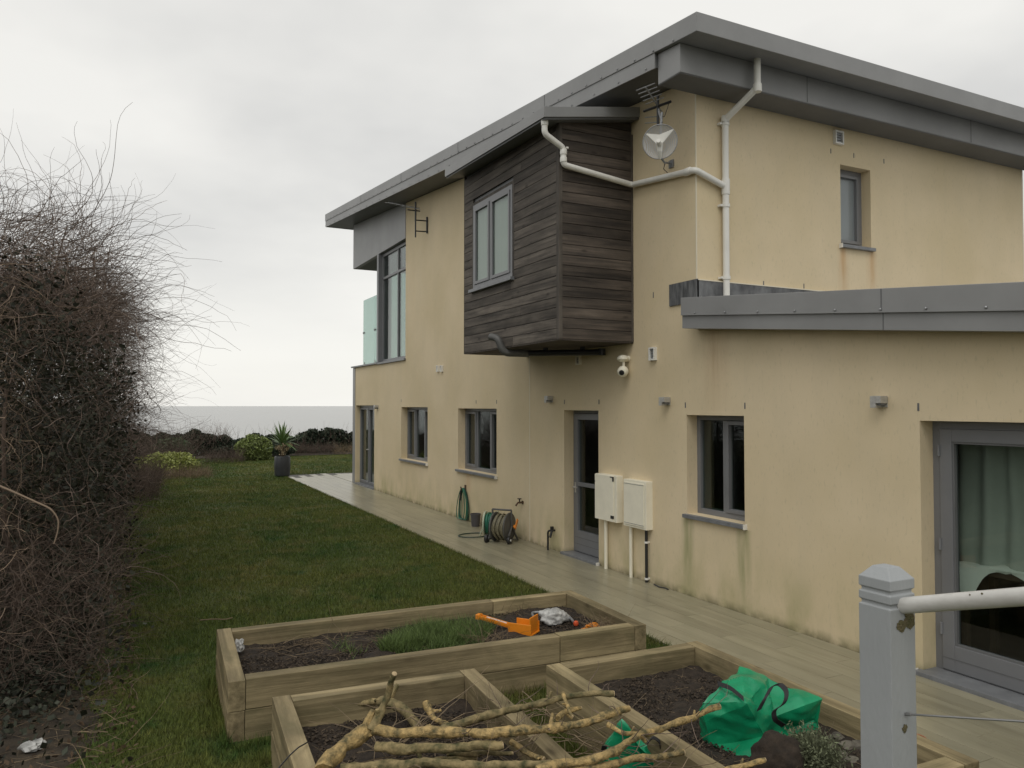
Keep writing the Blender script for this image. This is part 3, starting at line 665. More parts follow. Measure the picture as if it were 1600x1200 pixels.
# patio doors of the near wing
a0, a1, h0, h1 = O_P
pmb = MB(); ringm(pmb, mX, a0-0.004, a1+0.004, 0.05, h1+0.004, 0.07, 0.16, 0.302); patio = pmb.build('patio_door', 'frame', house, bevel=0.004)
MB().box(XW-0.075, XW+0.25, a0-0.03, a1+0.03, 0.012, 0.05).build('threshold', 'sill', patio, bevel=0.005); MB().box(XW-0.08, XW-0.02, a1+0.028, a1+0.036, 0.012, 0.058).build('sill_end', 'pvc', patio)
mid = (a0+a1)/2
for (q0, q1) in ((mid+0.004, a1-0.066), (a0+0.066, mid-0.004)):
    l_ = MB(); ringm(l_, mX, q0, q1, 0.062, h1-0.066, 0.1, 0.146, 0.225, 0.2); lf = l_.build('door_leaf', 'frame', patio, bevel=0.004)
    bdm = MB(); ringm(bdm, mX, q0+0.098, q1-0.098, 0.26, h1-0.164, 0.018, 0.155, 0.2); bdm.build('glazing_bead', 'metal_dark', patio)
    gm = MB(); boxm(gm, mX, q0+0.003, q1-0.003, 0.155, 0.161, 0.143, 0.15); gm.build('rail_groove', 'metal_dark', patio)
    pb = MB(); pb.quad(*[mX(a,h,0.185) for a,h in ((q0+0.1,0.262),(q1-0.1,0.262),(q1-0.1,h1-0.166),(q0+0.1,h1-0.166))]); pb.build('pane', 'glass', patio, fix=False)
for z in (1.80, 1.05, 0.38): MB().tube([(XW+0.14, a1-0.062, z-0.045), (XW+0.14, a1-0.062, z+0.045)], 0.011, 8).build('hinge', 'frame', patio)
# ---- the tall glazing and balcony at the sea end
MB().box(XW-0.012, XW+0.1, 16.8, YF+0.02, 0, 1, lambda x,y,z: (x, y, 6.02 if z == 0 else zs(y)+0.002)).build('fascia_panel', 'metal', house)
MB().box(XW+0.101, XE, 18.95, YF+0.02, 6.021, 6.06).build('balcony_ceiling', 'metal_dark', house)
MB().box(XW+0.101, XE, 21.2, YF+0.02, 0, 1, lambda x,y,z: (x, y, 6.062 if z == 0 else zs(y)+0.002)).build('fascia_panel', 'metal', house)
TW = (16.8, 18.86, 3.25, 6.0)
window(house, mX, TW, [17.62], rec=0.08, sill=False, name='window', transom=5.38, sash=[0,0], fw=0.075, label='tall fixed window at the sea end')
MB().box(XW-0.02, XW+0.14, 18.862, 19.0, 3.24, 6.015).build('corner_post', 'frame', house)
mB = lambda a, h, d: (a, 18.86+d, h)
window(house, mB, (XW+0.16, XE-0.4, 3.25, 6.0), [7.4, 9.0, 10.3], rec=0.04, sill=False, fw=0.07, sash=[0,0,0,0])
cp = MB().box(XW-0.05, XW+0.34, 18.9, YF+0.07, 3.222, 3.262).box(XW-0.045, XW+0.08, 16.77, 18.895, 3.205, 3.247).box(XW+0.341, XE, 20.98, YF+0.07, 3.222, 3.262)
cp.build('parapet_cap', 'sill', house, bevel=0.003)
MB().box(XW+0.301, XE, 19.0, 20.97, 3.172, 3.2).build('balcony_floor', 'interior_floor', house)
ya, yb = onX(568, 520, XW+0.06).y, 18.98
ztop = onX(568, 470, XW+0.06).z
bal = empty('glass_balustrade', (XW+0.06, (ya+yb)/2, 3.25), 'frosted green glass screen on the balcony parapet', 'glass screen')
ym = yb + (ya-yb)*0.28
for (q0, q1) in ((yb, ym-0.01), (ym+0.01, ya)): MB().box(XW+0.055, XW+0.067, q0, q1, 3.255, ztop).build('pane', 'screen', bal)
for q in (ym, ya-0.05): MB().box(XW+0.04, XW+0.08, q-0.05, q+0.05, 4.12, 4.16).build('clamp', 'metal_dark', bal)
for q in (yb+0.1, ym, ya-0.1): MB().box(XW+0.045, XW+0.077, q-0.02, q+0.02, 3.258, 3.34).build('clamp', 'steel', bal)

# ---- timber clad bay
XB, YB0, YB1, ZB = 4.645, 7.955, 10.85, 2.97
def zbr(y, x=4.645): return 5.676 + 0.040*(y-7.8) + 0.171*(x-4.352)        # top of the bay roof
bay = MB().box(XB+0.03, XW-0.002, YB0+0.03, YB1-0.03, 0, 1, lambda x,y,z: (x, y, ZB+0.02 if z == 0 else zbr(y, x)-0.13)).build('bay', 'metal_dark', house)
# opening for the bay window: the window stands proud of the dark backing with its own lit blind
BW = (9.2, 10.5, 3.9, 5.16)
rowh = 0.1275
z = ZB; k = 0
while z < 5.60:
    z1 = z + rowh - 0.006
    def piece(y0, y1, ztop_):
        MB().box(XB, XB+0.022, y0, y1, z, ztop_, lambda a,b,c: (a, b, min(c, max(z+0.004, zbr(b)-0.13)))).build('board', 'clad', bay, origin=(XB, (y0+y1)/2, z), bevel=0.003)
    lim = lambda y: zbr(y)-0.13
    if z < lim(YB1)-0.01:
        if z < BW[3]+0.03 and z1 > BW[2]-0.03:
            zz = z1
            piece(YB0+0.07, BW[0]-0.02, zz); piece(BW[1]+0.02, YB1-0.005, zz)
        else:
            cut = random.uniform(8.9, 9.9)
            if k % 3 == 0: piece(YB0+0.07, cut-0.002, z1); piece(cut+0.002, YB1-0.005, z1)
            else: piece(YB0+0.07, YB1-0.005, z1)
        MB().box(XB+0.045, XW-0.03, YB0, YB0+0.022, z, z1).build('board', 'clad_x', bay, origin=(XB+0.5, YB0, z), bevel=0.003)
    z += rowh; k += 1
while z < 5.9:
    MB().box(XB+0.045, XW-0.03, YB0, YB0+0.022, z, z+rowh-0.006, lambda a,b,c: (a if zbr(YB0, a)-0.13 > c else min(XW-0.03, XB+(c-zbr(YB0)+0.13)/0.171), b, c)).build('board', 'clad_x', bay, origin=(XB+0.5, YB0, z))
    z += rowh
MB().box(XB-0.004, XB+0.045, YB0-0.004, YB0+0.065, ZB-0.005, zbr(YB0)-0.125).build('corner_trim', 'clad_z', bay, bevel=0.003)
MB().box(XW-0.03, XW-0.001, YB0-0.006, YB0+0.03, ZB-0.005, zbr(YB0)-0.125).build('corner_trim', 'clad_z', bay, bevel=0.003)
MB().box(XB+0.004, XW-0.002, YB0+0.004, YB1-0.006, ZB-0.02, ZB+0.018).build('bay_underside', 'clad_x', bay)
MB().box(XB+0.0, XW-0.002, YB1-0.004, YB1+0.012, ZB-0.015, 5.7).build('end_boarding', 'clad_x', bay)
tr = MB(); 
for (y0, y1, q0, q1) in ((BW[0]-0.045, BW[0], BW[2]-0.02, BW[3]+0.045), (BW[1], BW[1]+0.045, BW[2]-0.02, BW[3]+0.045), (BW[0], BW[1], BW[3], BW[3]+0.045)): tr.box(XB-0.002, XB+0.029, y0, y1, q0, q1)
tr.build('window_trim', 'clad_z', bay)
mBay = lambda a, h, d: (XB-0.008+d, a, h)
bw = MB(); ringm(bw, mBay, BW[0], BW[1], BW[2], BW[3], 0.06, 0.0, 0.034); boxm(bw, mBay, 9.86, 9.92, BW[2]+0.06, BW[3]-0.06, 0.001, 0.033)
bwin = bw.build('window', 'frame', bay, bevel=0.004)
for (q0, q1) in ((BW[0]+0.06, 9.86), (9.92, BW[1]-0.06)):
    s_ = MB(); ringm(s_, mBay, q0+0.004, q1-0.004, BW[2]+0.064, BW[3]-0.064, 0.042, -0.012, 0.02); s_.build('sash', 'frame', bwin, bevel=0.003)
    pb = MB().quad(*[mBay(a,h,0.012) for a,h in ((q0+0.04,BW[2]+0.1),(q1-0.04,BW[2]+0.1),(q1-0.04,BW[3]-0.1),(q0+0.04,BW[3]-0.1))]); pb.build('pane', 'glass', bwin, fix=False)
    bl = MB(); boxm(bl, mBay, q0+0.03, q1-0.03, BW[2]+0.07, BW[3]-0.07, 0.03, 0.0365); bl.build('blind', 'blind', bwin)
MB().box(XB-0.06, XB+0.01, BW[0]-0.05, BW[1]+0.06, BW[2]-0.05, BW[2]-0.004).build('sill', 'sill', bwin, bevel=0.004)
# bay roof
BRX, BRY0, BRY1 = 4.352, 7.80, 10.93
shb = lambda x,y,z: (x, y, zbr(y, x)+z)
broof = MB().box(BRX, XW+0.0, BRY0, BRY1, -0.125, 0.0, shb).build('bay_roof', 'metal', house, bevel=0.004)
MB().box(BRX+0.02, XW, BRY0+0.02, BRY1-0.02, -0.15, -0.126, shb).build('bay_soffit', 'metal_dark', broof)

# ================================================================== PIPES AND FITTINGS ON THE HOUSE
def arcpath(pts, r=0.08, n=5):
    pts = [Vector(p) for p in pts]; out = [pts[0]]
    for i in range(1, len(pts)-1):
        a, b_, c = pts[i-1], pts[i], pts[i+1]; d1 = (a-b_).normalized(); d2 = (c-b_).normalized(); rr = min(r, (a-b_).length*0.45, (c-b_).length*0.45)
        p0, p2 = b_+d1*rr, b_+d2*rr
        for k_ in range(n+1):
            t = k_/n; out.append(p0*(1-t)**2 + b_*2*t*(1-t) + p2*t*t)
    out.append(pts[-1]); return out
PR = 0.038
# tall downpipe on the end wall
yW = YE-0.055
P0 = onY(1183, 84, 6.27); P1 = onY(1181, 136, 6.27); P2 = onY(1133, 187, yW); P3 = onY(1133, 462, yW); xp = P2.x
P2.x = P3.x = xp; P1.x = P0.x
dp = empty('drainpipe', (xp, yW, P3.z), 'white downpipe from roof edge to low roof on end wall', 'drainpipe')
MB().tube(arcpath([P0+Vector((0,0,0.12)), P1, P2, P3], 0.05), PR, 12).build('pipe', 'pvc', dp, smooth=True)
MB().lathe(P0+Vector((0,0,-0.04)), [(0.05,0),(0.052,0.07),(0.046,0.1)], 12).build('outlet', 'pvc', dp, smooth=True)
for q in (P2+Vector((0,0,-0.05)), Vector((xp, yW, 4.45)), Vector((xp, yW, 3.62))):
    MB().lathe(q, [(0.047,-0.02),(0.047,0.02)], 12).box(q.x-0.075, q.x+0.02, yW, YE+0.004, q.z-0.012, q.z+0.012).build('bracket', 'pvc', dp)
for q in (P1, P2): MB().lathe(q, [(0.045,-0.05),(0.047,-0.04),(0.047,0.03),(0.045,0.04)], 12).build('socket', 'pvc', dp, smooth=True)
tee = Vector((xp, yW, onY(1133, 292, yW).z)); MB().lathe(tee, [(0.045,-0.09),(0.047,-0.08),(0.047,0.08),(0.045,0.09)], 12).build('tee', 'pvc', dp, smooth=True)
# branch pipe from the bay gutter round the corner
xo, yo = XB-0.05, YB0-0.055
Q0 = onX(851, 192, BRX+0.06); Q1 = Q0+Vector((0,0,-0.13)); zb2 = onY(872, 256, yo).z
zc = onX(990, 288, XW-0.05).z; zd = onX(1085, 266, XW-0.055).z
bp_ = empty('drainpipe', (XB, yo, zb2), 'white branch pipe running from timber bay round the corner', 'drainpipe')
Qv = Vector((XB+0.03, yo, Q1.z-0.13)); Qe = Vector((XB+0.03, yo, zb2))
pts = [Q0, Q1, Qv, Qe, (XW-0.055, yo, zc), (XW-0.055, yW, zd), tee]
MB().tube(arcpath(pts, 0.05), PR-0.002, 12).build('pipe', 'pvc', bp_, smooth=True)
for q, ax in ((Q0, (0,0,1)), (Qe+Vector((0,0,0.06)), (0,0,1)), (Qv+Vector((0,0,-0.05)), (0,0,1))): MB().lathe(q, [(0.042,-0.03),(0.044,-0.02),(0.044,0.02),(0.042,0.03)], 12, ax).build('socket', 'pvc', bp_, smooth=True)
zl = lambda y: zc + (zd-zc)*(yo-y)/(yo-yW)
MB().lathe((XW-0.055, yW+0.13, zl(yW+0.13)), [(0.042,-0.05),(0.044,-0.04),(0.044,0.04),(0.042,0.05)], 12, (0,1,0)).build('socket', 'pvc', bp_, smooth=True)
MB().box(XB+0.06, XB+0.09, yo-0.02, YB0+0.005, Qe.z+0.2, Qe.z+0.22).box(XW-0.06, XW+0.004, 7.3, 7.33, zl(7.31)-0.012, zl(7.31)+0.012).build('bracket', 'pvc', bp_)
# black waste pipe and flue under the bay
wp = empty('waste_pipe', (5.0, 9.0, 2.85), 'black waste pipe slung under the timber bay', 'waste pipe')
e0 = onX(826, 541, 4.98); e1 = onX(940, 548, XW-0.09)
zz = ZB-0.085
MB().tube([(XB+0.32, e0.y, zz), (XW-0.09, e1.y, zz-0.015)], 0.042, 12).build('pipe', 'black', wp, smooth=True)
MB().tube(arcpath([(XB+0.34, e0.y, zz), (XB-0.03, e0.y+0.06, zz+0.0), (XB-0.085, e0.y+0.10, zz+0.20), (XB-0.13, e0.y+0.24, zz+0.23)], 0.09), 0.052, 12).build('flue_elbow', 'reel_grey', wp, smooth=True)
MB().lathe((XW-0.085, e1.y, zz-0.015), [(0.05,-0.04),(0.05,0.05)], 12, (0,0,1)).build('end_cap', 'black', wp)
for t in (0.25, 0.75):
    q = Vector((XB+0.32, e0.y, zz)).lerp(Vector((XW-0.09, e1.y, zz-0.015)), t); MB().box(q.x-0.012, q.x+0.012, q.y-0.046, q.y+0.046, q.z-0.02, ZB-0.015).build('bracket', 'black', wp)
# vents
def vent(c, f, w, h, label, dark=False, group=None):
    e = empty('air_vent', f(c[0], c[1]-h/2, 0), label, 'vent', group); mb = MB(); ringm(mb, f, c[0]-w/2, c[0]+w/2, c[1]-h/2, c[1]+h/2, 0.02, -0.045, 0.004); mb.build('hood', 'bead' if dark else 'pvc', e, bevel=0.003)
    for i in range(4):
        z_ = c[1]-h/2+0.02+(h-0.04)*i/4; s_ = MB(); boxm(s_, f, c[0]-w/2+0.018, c[0]+w/2-0.018, z_+0.003, z_+(h-0.04)/4-0.006, -0.024, 0.003); s_.build('louvre', 'galv' if not dark else 'metal_dark', e)
for (u, v, w, h, lab, dk) in ((1022,553,0.115,0.16,'cream square wall vent between security camera and low roof',0),(906,563,0.10,0.13,'small dark wall vent under the timber bay',1),(685.5,576,0.08,0.13,'one of two small cream vents side by side on cream wall',0),(691.5,576,0.08,0.13,'one of two small cream vents side by side on cream wall',0)):
    p = onX(u, v, XW); vent((p.y, p.z), mX, w, h, lab, bool(dk), 'paired cream vents' if 'one of two' in lab else None)
p = onY(1308, 216, YE); vent((p.x, p.z), mE, 0.15, 0.17, 'cream square vent above the small upstairs window', False)
# wall lights
for (u, v, lab) in ((862,624,'steel box wall light beside the glazed back door'),(1044,627,'steel box wall light between back door and two-light window'),(1380,628,'steel box wall light beside the patio doors'),(590.5,636,'small dark wall light beside the far glazed door')):
    p = onX(u, v, XW); e = empty('wall_light', (XW, p.y, p.z-0.05), lab, 'wall light')
    MB().box(XW-0.012, XW+0.003, p.y-0.045, p.y+0.045, p.z-0.045, p.z+0.045).build('back_plate', 'steel', e, bevel=0.002)
    MB().box(XW-0.10, XW-0.0121, p.y-0.001, p.y+0.052, p.z-0.05, p.z+0.05).build('housing', 'steel', e, bevel=0.003)
    MB().box(XW-0.10, XW-0.0121, p.y-0.05, p.y-0.002, p.z-0.012, p.z+0.05).build('housing', 'steel', e, bevel=0.003)
    MB().box(XW-0.085, XW-0.03, p.y-0.045, p.y-0.008, p.z-0.028, p.z-0.0125).build('lamp_glass', 'metal_dark', e)
# security camera
p = onX(973, 565, XW-0.09); e = empty('security_camera', (XW, p.y, p.z-0.15), 'white round security camera on the cream wall near the bay', 'camera')
MB().lathe((p.x, p.y, p.z+0.035), [(0.012,-0.045),(0.05,-0.035),(0.074,-0.005),(0.07,0.022),(0.045,0.042),(0.012,0.05)], 16).tube([(p.x, p.y, p.z+0.04), (XW+0.004, p.y, p.z+0.04)], 0.04, 12).build('bracket', 'cream_plastic', e, smooth=True)
MB().tube([(p.x+0.0, p.y-0.02, p.z), (p.x, p.y-0.02, p.z-0.09)], 0.016, 8).build('arm', 'cream_plastic', e)
c_ = Vector((p.x-0.005, p.y-0.01, p.z-0.125)); d_ = Vector((-0.72, -0.6, -0.3)).normalized()
MB().lathe(c_, [(0.02,-0.075),(0.055,-0.06),(0.07,-0.02),(0.07,0.02),(0.058,0.05),(0.036,0.062)], 16, d_).build('housing', 'cream_plastic', e, smooth=True)
MB().lathe(c_+d_*0.058, [(0.035,0),(0.034,0.008),(0.02,0.012)], 14, d_).build('lens', 'black', e)
# meter cabinets
def cabinet(y0, y1, z0, z1, lab, door_panel, label_bits, tails):
    e = empty('meter_cabinet', (XW-0.05, (y0+y1)/2, 0), lab, 'cabinet')
    MB().box(XW-0.10, XW+0.004, y0, y1, z0, z1).build('case', 'cream_plastic', e, bevel=0.006)
    if door_panel:
        dpn = MB().box(XW-0.112, XW-0.101, y0+0.035, y1-0.03, z0+0.03, z1-0.03).build('door', 'cream_plastic', e, bevel=0.004)
        MB().box(XW-0.1135, XW-0.105, y0+0.035, y1-0.03, z1-0.052, z1-0.047).box(XW-0.1135, XW-0.105, y0+0.035, y1-0.03, z0+0.047, z0+0.052).build('groove', 'metal_dark', dpn)
    else:
        dpn = MB().box(XW-0.115, XW-0.101, y0+0.06, y1-0.002, z0+0.004, z1-0.004).build('door', 'cream_plastic', e, bevel=0.006)
        MB().box(XW-0.1185, XW-0.106, y0+0.055, y0+0.115, z0+0.045, z0+0.085).build('latch', 'black', dpn); MB().box(XW-0.1185, XW-0.106, y0+0.055, y0+0.075, z1-0.075, z1-0.015).box(XW-0.1185, XW-0.106, y0+0.0751, y0+0.125, z1-0.028, z1-0.015).build('latch', 'black', dpn)
        MB().box(XW-0.1185, XW-0.106, y1-0.012, y1-0.002, z1-0.115, z1-0.095).build('latch', 'black', dpn)
    for (y, m_, r_) in tails:
        t_ = MB().tube([(XW-0.045, y, 0.012), (XW-0.045, y, z0+0.01)], r_, 10).build('conduit', m_, e, smooth=True)
        if m_ == 'black':
            for z_ in (0.06, 0.5): MB().lathe((XW-0.045, y, z_), [(r_+0.006,-0.012),(r_+0.006,0.012)], 10).box(XW-0.045, XW+0.003, y-0.012, y+0.012, z_-0.01, z_+0.01).build('clip', 'pvc', e)
cabinet(8.20, 8.69, 0.66, 1.26, 'cream meter cabinet with black latches next to back door', False, True, [(8.53, 'cream_plastic', 0.024)])
cabinet(7.58, 8.05, 0.655, 1.24, 'cream meter cabinet with plain panel door and black pipe', True, False, [(7.97, 'cream_plastic', 0.022), (7.65, 'black', 0.019)])
# dish and aerials
def dish():
    xd = 5.33; c = onX(1032, 223, xd); n = (CAM - c); n = Vector((-0.80, -0.55, -0.02)).normalized(); n = (CAM-c).normalized()*0.6 + Vector((-0.55,-0.35,0.25))*0.4; n.normalize()
    e = empty('satellite_dish', (XW, c.y, c.z-0.3), 'round mesh satellite dish beside the timber bay', 'satellite dish')
    prof = [(0.012+0.178*i/8, 0.05*(i/8)**2) for i in range(9)]
    MB().lathe(c, prof, 32, n, cap=False).build('reflector', 'dish', e, smooth=True, fix=False)
    rim = MB(); u = n.orthogonal().normalized(); w = n.cross(u)
    rim.tube([c+n*0.05+(u*math.cos(a)+w*math.sin(a))*0.19 for a in [2*math.pi*i/32 for i in range(32)]], 0.005, 5, closed=True); rim.build('rim', 'galv', e, smooth=True)
    up_ = Vector((0,0,1)); sx = up_.cross(n).normalized(); vv = n.cross(sx)
    arm = MB()
    hub = c + n*0.04 + vv*(-0.02)
    arm.quad(hub-sx*0.15+vv*0.11+n*0.05, hub-vv*0.01-sx*0.03+n*0.05, hub-vv*0.01+sx*0.03+n*0.05, hub+sx*0.16+vv*0.13+n*0.05, hub+vv*0.085+n*0.05)
    arm.quad(hub-sx*0.15+vv*0.115+n*0.06, hub+vv*0.088+n*0.06, hub+sx*0.16+vv*0.135+n*0.06, hub-vv*0.012+sx*0.03+n*0.06, hub-vv*0.012-sx*0.03+n*0.06)
    arm.tube([hub+n*0.055, hub-vv*0.09+n*0.05, hub-vv*0.17+n*0.02], [0.034, 0.028, 0.012], 8); arm.tube([hub-vv*0.03+n*0.05, hub+n*0.17], [0.03, 0.024], 8)
    arm.build('feed_arm', 'pvc', e, smooth=False)
    b_ = onX(1050, 257, XW)
    MB().tube(arcpath([c-vv*0.16-n*0.01, c-vv*0.22+Vector((0.06,0,0)), Vector((XW-0.1, b_.y, b_.z+0.01)), Vector((XW+0.003, b_.y, b_.z+0.01))], 0.05), 0.012, 8).box(XW-0.02, XW+0.004, b_.y-0.04, b_.y+0.04, b_.z-0.04, b_.z+0.05).build('bracket', 'galv', e)
    MB().tube([Vector((XW-0.09, b_.y+0.02, b_.z)), Vector((XW-0.1, b_.y+0.03, b_.z-0.06)), Vector((XW-0.05, b_.y+0.02, b_.z-0.1))], 0.005, 5).build('cable', 'black', e)
    MB().tube([c-n*0.02, c-n*0.05+Vector((0,0,0.2)), Vector((c.x+0.04, c.y+0.02, c.z+0.36))], 0.014, 8).build('mast', 'galv', e)
    top = Vector((c.x+0.04, c.y+0.02, c.z+0.34))
    a = empty('television_aerial', top, 'comb television aerial on the mast above the dish', 'aerial')
    hubp = onX(1028, 166, xd+0.03); tip = onX(1008.5, 136, xd-0.30)
    MB().tube([hubp + (hubp-tip)*0.3, tip], 0.010, 6).tube([Vector((top.x, top.y, top.z-0.1)), hubp+Vector((0,0,-0.02))], 0.012, 6).build('boom', 'galv', a)
    el = Vector((0.35, -0.93, 0.05)).normalized()
    for i, t in enumerate((0.0, 0.18, 0.36, 0.54, 0.72)):
        q = tip.lerp(hubp, t); MB().tube([q-el*0.12, q+el*0.12], 0.0055, 5).build('element', 'galv', a)
    MB().tube([hubp-el*0.19, hubp+el*0.17], 0.015, 6).tube([hubp+Vector((0.0,0,0.12)), hubp+Vector((0,0,-0.22))], 0.016, 6).build('reflector_frame', 'black', a)
    for v_ in (183.5, 192.5):
        q0, q1 = onX(1008, v_, xd+0.05), onX(1030, v_-1.5, xd+0.05); MB().tube([q0, q1], 0.006, 5).build('element', 'galv', a)
    MB().tube(arcpath([hubp+el*0.15, hubp+Vector((0.02,-0.09,-0.15)), top+Vector((0,0,-0.03))], 0.06), 0.004, 5).build('cable', 'black', a)
M['dish'] = mat('mesh_dish', (0.46, 0.46, 0.45), 0.5)
def perforate(m):
    N = m.node_tree.nodes; L = m.node_tree.links; tc = N.new('ShaderNodeTexCoord'); vo = N.new('ShaderNodeTexVoronoi'); vo.inputs['Scale'].default_value = 95; vo.inputs['Randomness'].default_value = 0.1
    L.new(tc.outputs['Object'], vo.inputs['Vector']); mt = N.new('ShaderNodeMath'); mt.operation = 'GREATER_THAN'; mt.inputs[1].default_value = 0.40; L.new(vo.outputs['Distance'], mt.inputs[0]); L.new(mt.outputs[0], N['Principled BSDF'].inputs['Alpha'])
perforate(M['dish']); dish()
p = onX(652, 348, XW-0.25)
e = empty('television_aerial', (XW, p.y, p.z-0.35), 'small television aerial on square black bracket under the eaves', 'aerial')
hq = onX(643, 330, XW-0.28)
fr_ = MB()
for v_ in (344, 361): q = onX(650, v_, XW-0.25); fr_.tube([(XW-0.27, q.y, q.z), (XW+0.004, q.y-0.05, q.z)], 0.014, 6)
q0, q1 = onX(650, 338, XW-0.25), onX(648, 372, XW-0.25); fr_.tube([(XW-0.02, q0.y-0.05, q0.z), (XW-0.02, q0.y-0.05, q1.z+0.1)], 0.02, 6); fr_.build('bracket', 'black', e)
MB().tube([(XW-0.26, q0.y, q1.z), (XW-0.26, q0.y, q0.z+0.2)], 0.016, 6).build('mast', 'black', e)
tp = Vector((XW-0.26, q0.y, q0.z+0.17)); tip = onX(607, 316, XW-0.5)
MB().tube([tp+(tp-tip)*0.15, tip], 0.010, 6).build('boom', 'galv', e)
for t in (0.1, 0.3, 0.5, 0.7, 0.88): q = tp.lerp(tip, t); MB().tube([q-Vector((0.14,-0.05,0)), q+Vector((0.14,-0.05,0))], 0.006, 5).build('element', 'galv', e)
MB().tube([tp+Vector((0,0,-0.28)), tp+Vector((0,0,0.14))], 0.02, 6).tube([tp-Vector((0.18,0,0.05)), tp+Vector((0.1,0,-0.05))], 0.014, 6).build('reflector_frame', 'black', e)
# outside taps
p = onX(817, 785, XW); e = empty('garden_tap', (XW, p.y, p.z), 'small brass tap on cream wall above the hose reels', 'tap')
MB().tube([(XW+0.004, p.y, p.z), (XW-0.10, p.y, p.z), (XW-0.12, p.y, p.z-0.06)], 0.016, 8).build('spout', 'tapbrass', e) if 'tapbrass' in M else None
M['tapbrass'] = mat('dull_brass', (0.10, 0.06, 0.035), 0.45, 0.4)
MB().tube([(XW+0.004, p.y, p.z), (XW-0.09, p.y, p.z), (XW-0.125, p.y+0.01, p.z-0.05)], 0.016, 8).build('spout', 'tapbrass', e)
MB().tube([(XW-0.06, p.y, p.z), (XW-0.06, p.y, p.z+0.06)], 0.01, 6).box(XW-0.085, XW-0.035, p.y-0.02, p.y+0.03, p.z+0.055, p.z+0.068).build('lever', 'black', e)
MB().tube([(XW-0.012, p.y, p.z), (XW+0.002, p.y, p.z)], 0.03, 10).build('wall_plate', 'tapbrass', e)
p = onX(859, 850, XW-0.06); e = empty('standpipe', (XW-0.06, p.y, 0.01), 'short black standpipe tap beside the back door', 'tap')
MB().tube(arcpath([(XW-0.08, p.y+0.02, 0.012), (XW-0.08, p.y+0.02, 0.30), (XW-0.04, p.y-0.05, 0.31), (XW+0.003, p.y-0.05, 0.31)], 0.04), 0.015, 8).build('pipe', 'black', e)
MB().tube([(XW-0.05, p.y-0.05, 0.31), (XW-0.09, p.y-0.06, 0.21)], 0.018, 8).box(XW-0.07, XW-0.03, p.y-0.07, p.y-0.03, 0.32, 0.37).build('tap_head', 'black', e)
# hung hose
p = onX(727, 765, XW); e = empty('garden_hose', (XW, p.y, 0.05), 'green garden hose looped over a hook on cream wall', 'hose')
hk = Vector((XW-0.05, p.y-0.02, p.z+0.0))
MB().tube([(XW+0.003, hk.y, hk.z+0.03), (XW-0.09, hk.y, hk.z), (XW-0.10, hk.y, hk.z+0.06)], 0.014, 8).box(XW-0.015, XW+0.003, hk.y-0.03, hk.y+0.03, hk.z-0.02, hk.z+0.09).build('hook', 'tapbrass', e)
for i in range(6):
    w_ = 0.26+0.16*random.random() if i < 4 else 0.5; hh = 0.60+0.10*random.random(); off = random.uniform(-0.05, 0.12); x_ = XW-0.03-0.016*(i%4); pts = []
    for k_ in range(28):
        a = 2*math.pi*k_/28; zz_ = hk.z+0.03-hh/2+math.cos(a)*hh/2; yy = hk.y + off*(1-math.cos(a))/2 + math.sin(a)*w_*0.5*(0.55+0.45*(1-math.cos(a))/2); pts.append((x_-0.012*math.sin(a), yy, max(zz_, 0.04)))
    MB().tube(pts, 0.0085, 6, closed=True).build('loop', 'hose' if i < 4 else 'hose_dark', e, smooth=True)
MB().tube([(XW-0.08, hk.y+0.05, hk.z-0.02), (XW-0.09, hk.y+0.06, hk.z-0.2)], [0.014, 0.022], 8).build('nozzle', 'black', e)
p = onZ(743, 822, 0.02); MB().lathe((p.x, p.y, 0.018), [(0.072,0.0),(0.09,0.2),(0.096,0.2),(0.096,0.225),(0.086,0.225),(0.078,0.05)], 18).build('plant_pot', 'bucket', None, smooth=True)
tag(bpy.data.objects['plant_pot'], 'small empty grey pot between hung hose and reels', 'pot')
# hose reels
def reel(c, ax, rad, wid, m_fl, m_hose, lab, hub, wheels=False):
    c = Vector(c); ax = Vector(ax).normalized(); e = empty('hose_reel', (c.x, c.y, 0.018), lab, 'hose reel')
    for s_ in (-1, 1):
        MB().lathe(c+ax*(s_*wid/2), [(0.02,-0.012),(rad,-0.012),(rad+0.008,0.0),(rad,0.012),(rad*0.55,0.016),(rad*0.45,0.03),(0.02,0.03)], 26, ax*s_).build('flange', m_fl, e, smooth=True)
    for i in range(6): 
        t = -wid/2+0.03+(wid-0.06)*i/5; u = ax.orthogonal().normalized(); w = ax.cross(u); rr = rad*(0.74+0.1*(i%2)+0.04*random.random())
        MB().tube([c+ax*(t+0.01*math.sin(3*a))+(u*math.cos(a)+w*math.sin(a))*rr for a in [2*math.pi*k_/24 for k_ in range(24)]], 0.016, 6, closed=True).build('hose_turn', m_hose, e, smooth=True)
    MB().lathe(c, [(rad*0.66,-wid/2),(rad*0.66,wid/2)], 20, ax).build('drum', hub, e)
    return e
c1 = onZ(770, 808, 0.2); c1 = Vector((5.40, 11.55, 0.235)); 
c1 = onZ(768, 818, 0.235); c2 = onZ(785, 823, 0.25)
axr = Vector((0.82, -0.57, 0))
e1 = reel(c1, (0.8,-0.6,0), 0.20, 0.20, 'reel_white', 'hose', 'pale green plastic hose reel wound with green hose', 'hose')
MB().tube([c1+Vector((-0.1,0.05,0)), (c1.x-0.12, c1.y+0.2, 0.022)], 0.012, 6).tube([c1+Vector((-0.1,0.05,0)), (c1.x-0.05, c1.y-0.2, 0.022)], 0.012, 6).build('stand', 'reel_white', e1)
e2 = reel(c2, (0.62,-0.78,0), 0.225, 0.24, 'reel_grey', 'hose_tan', 'grey wheeled hose reel with orange crank handle', 'hose_tan')
a2 = Vector((0.62,-0.78,0)); s2 = Vector((-0.78,-0.62,0))
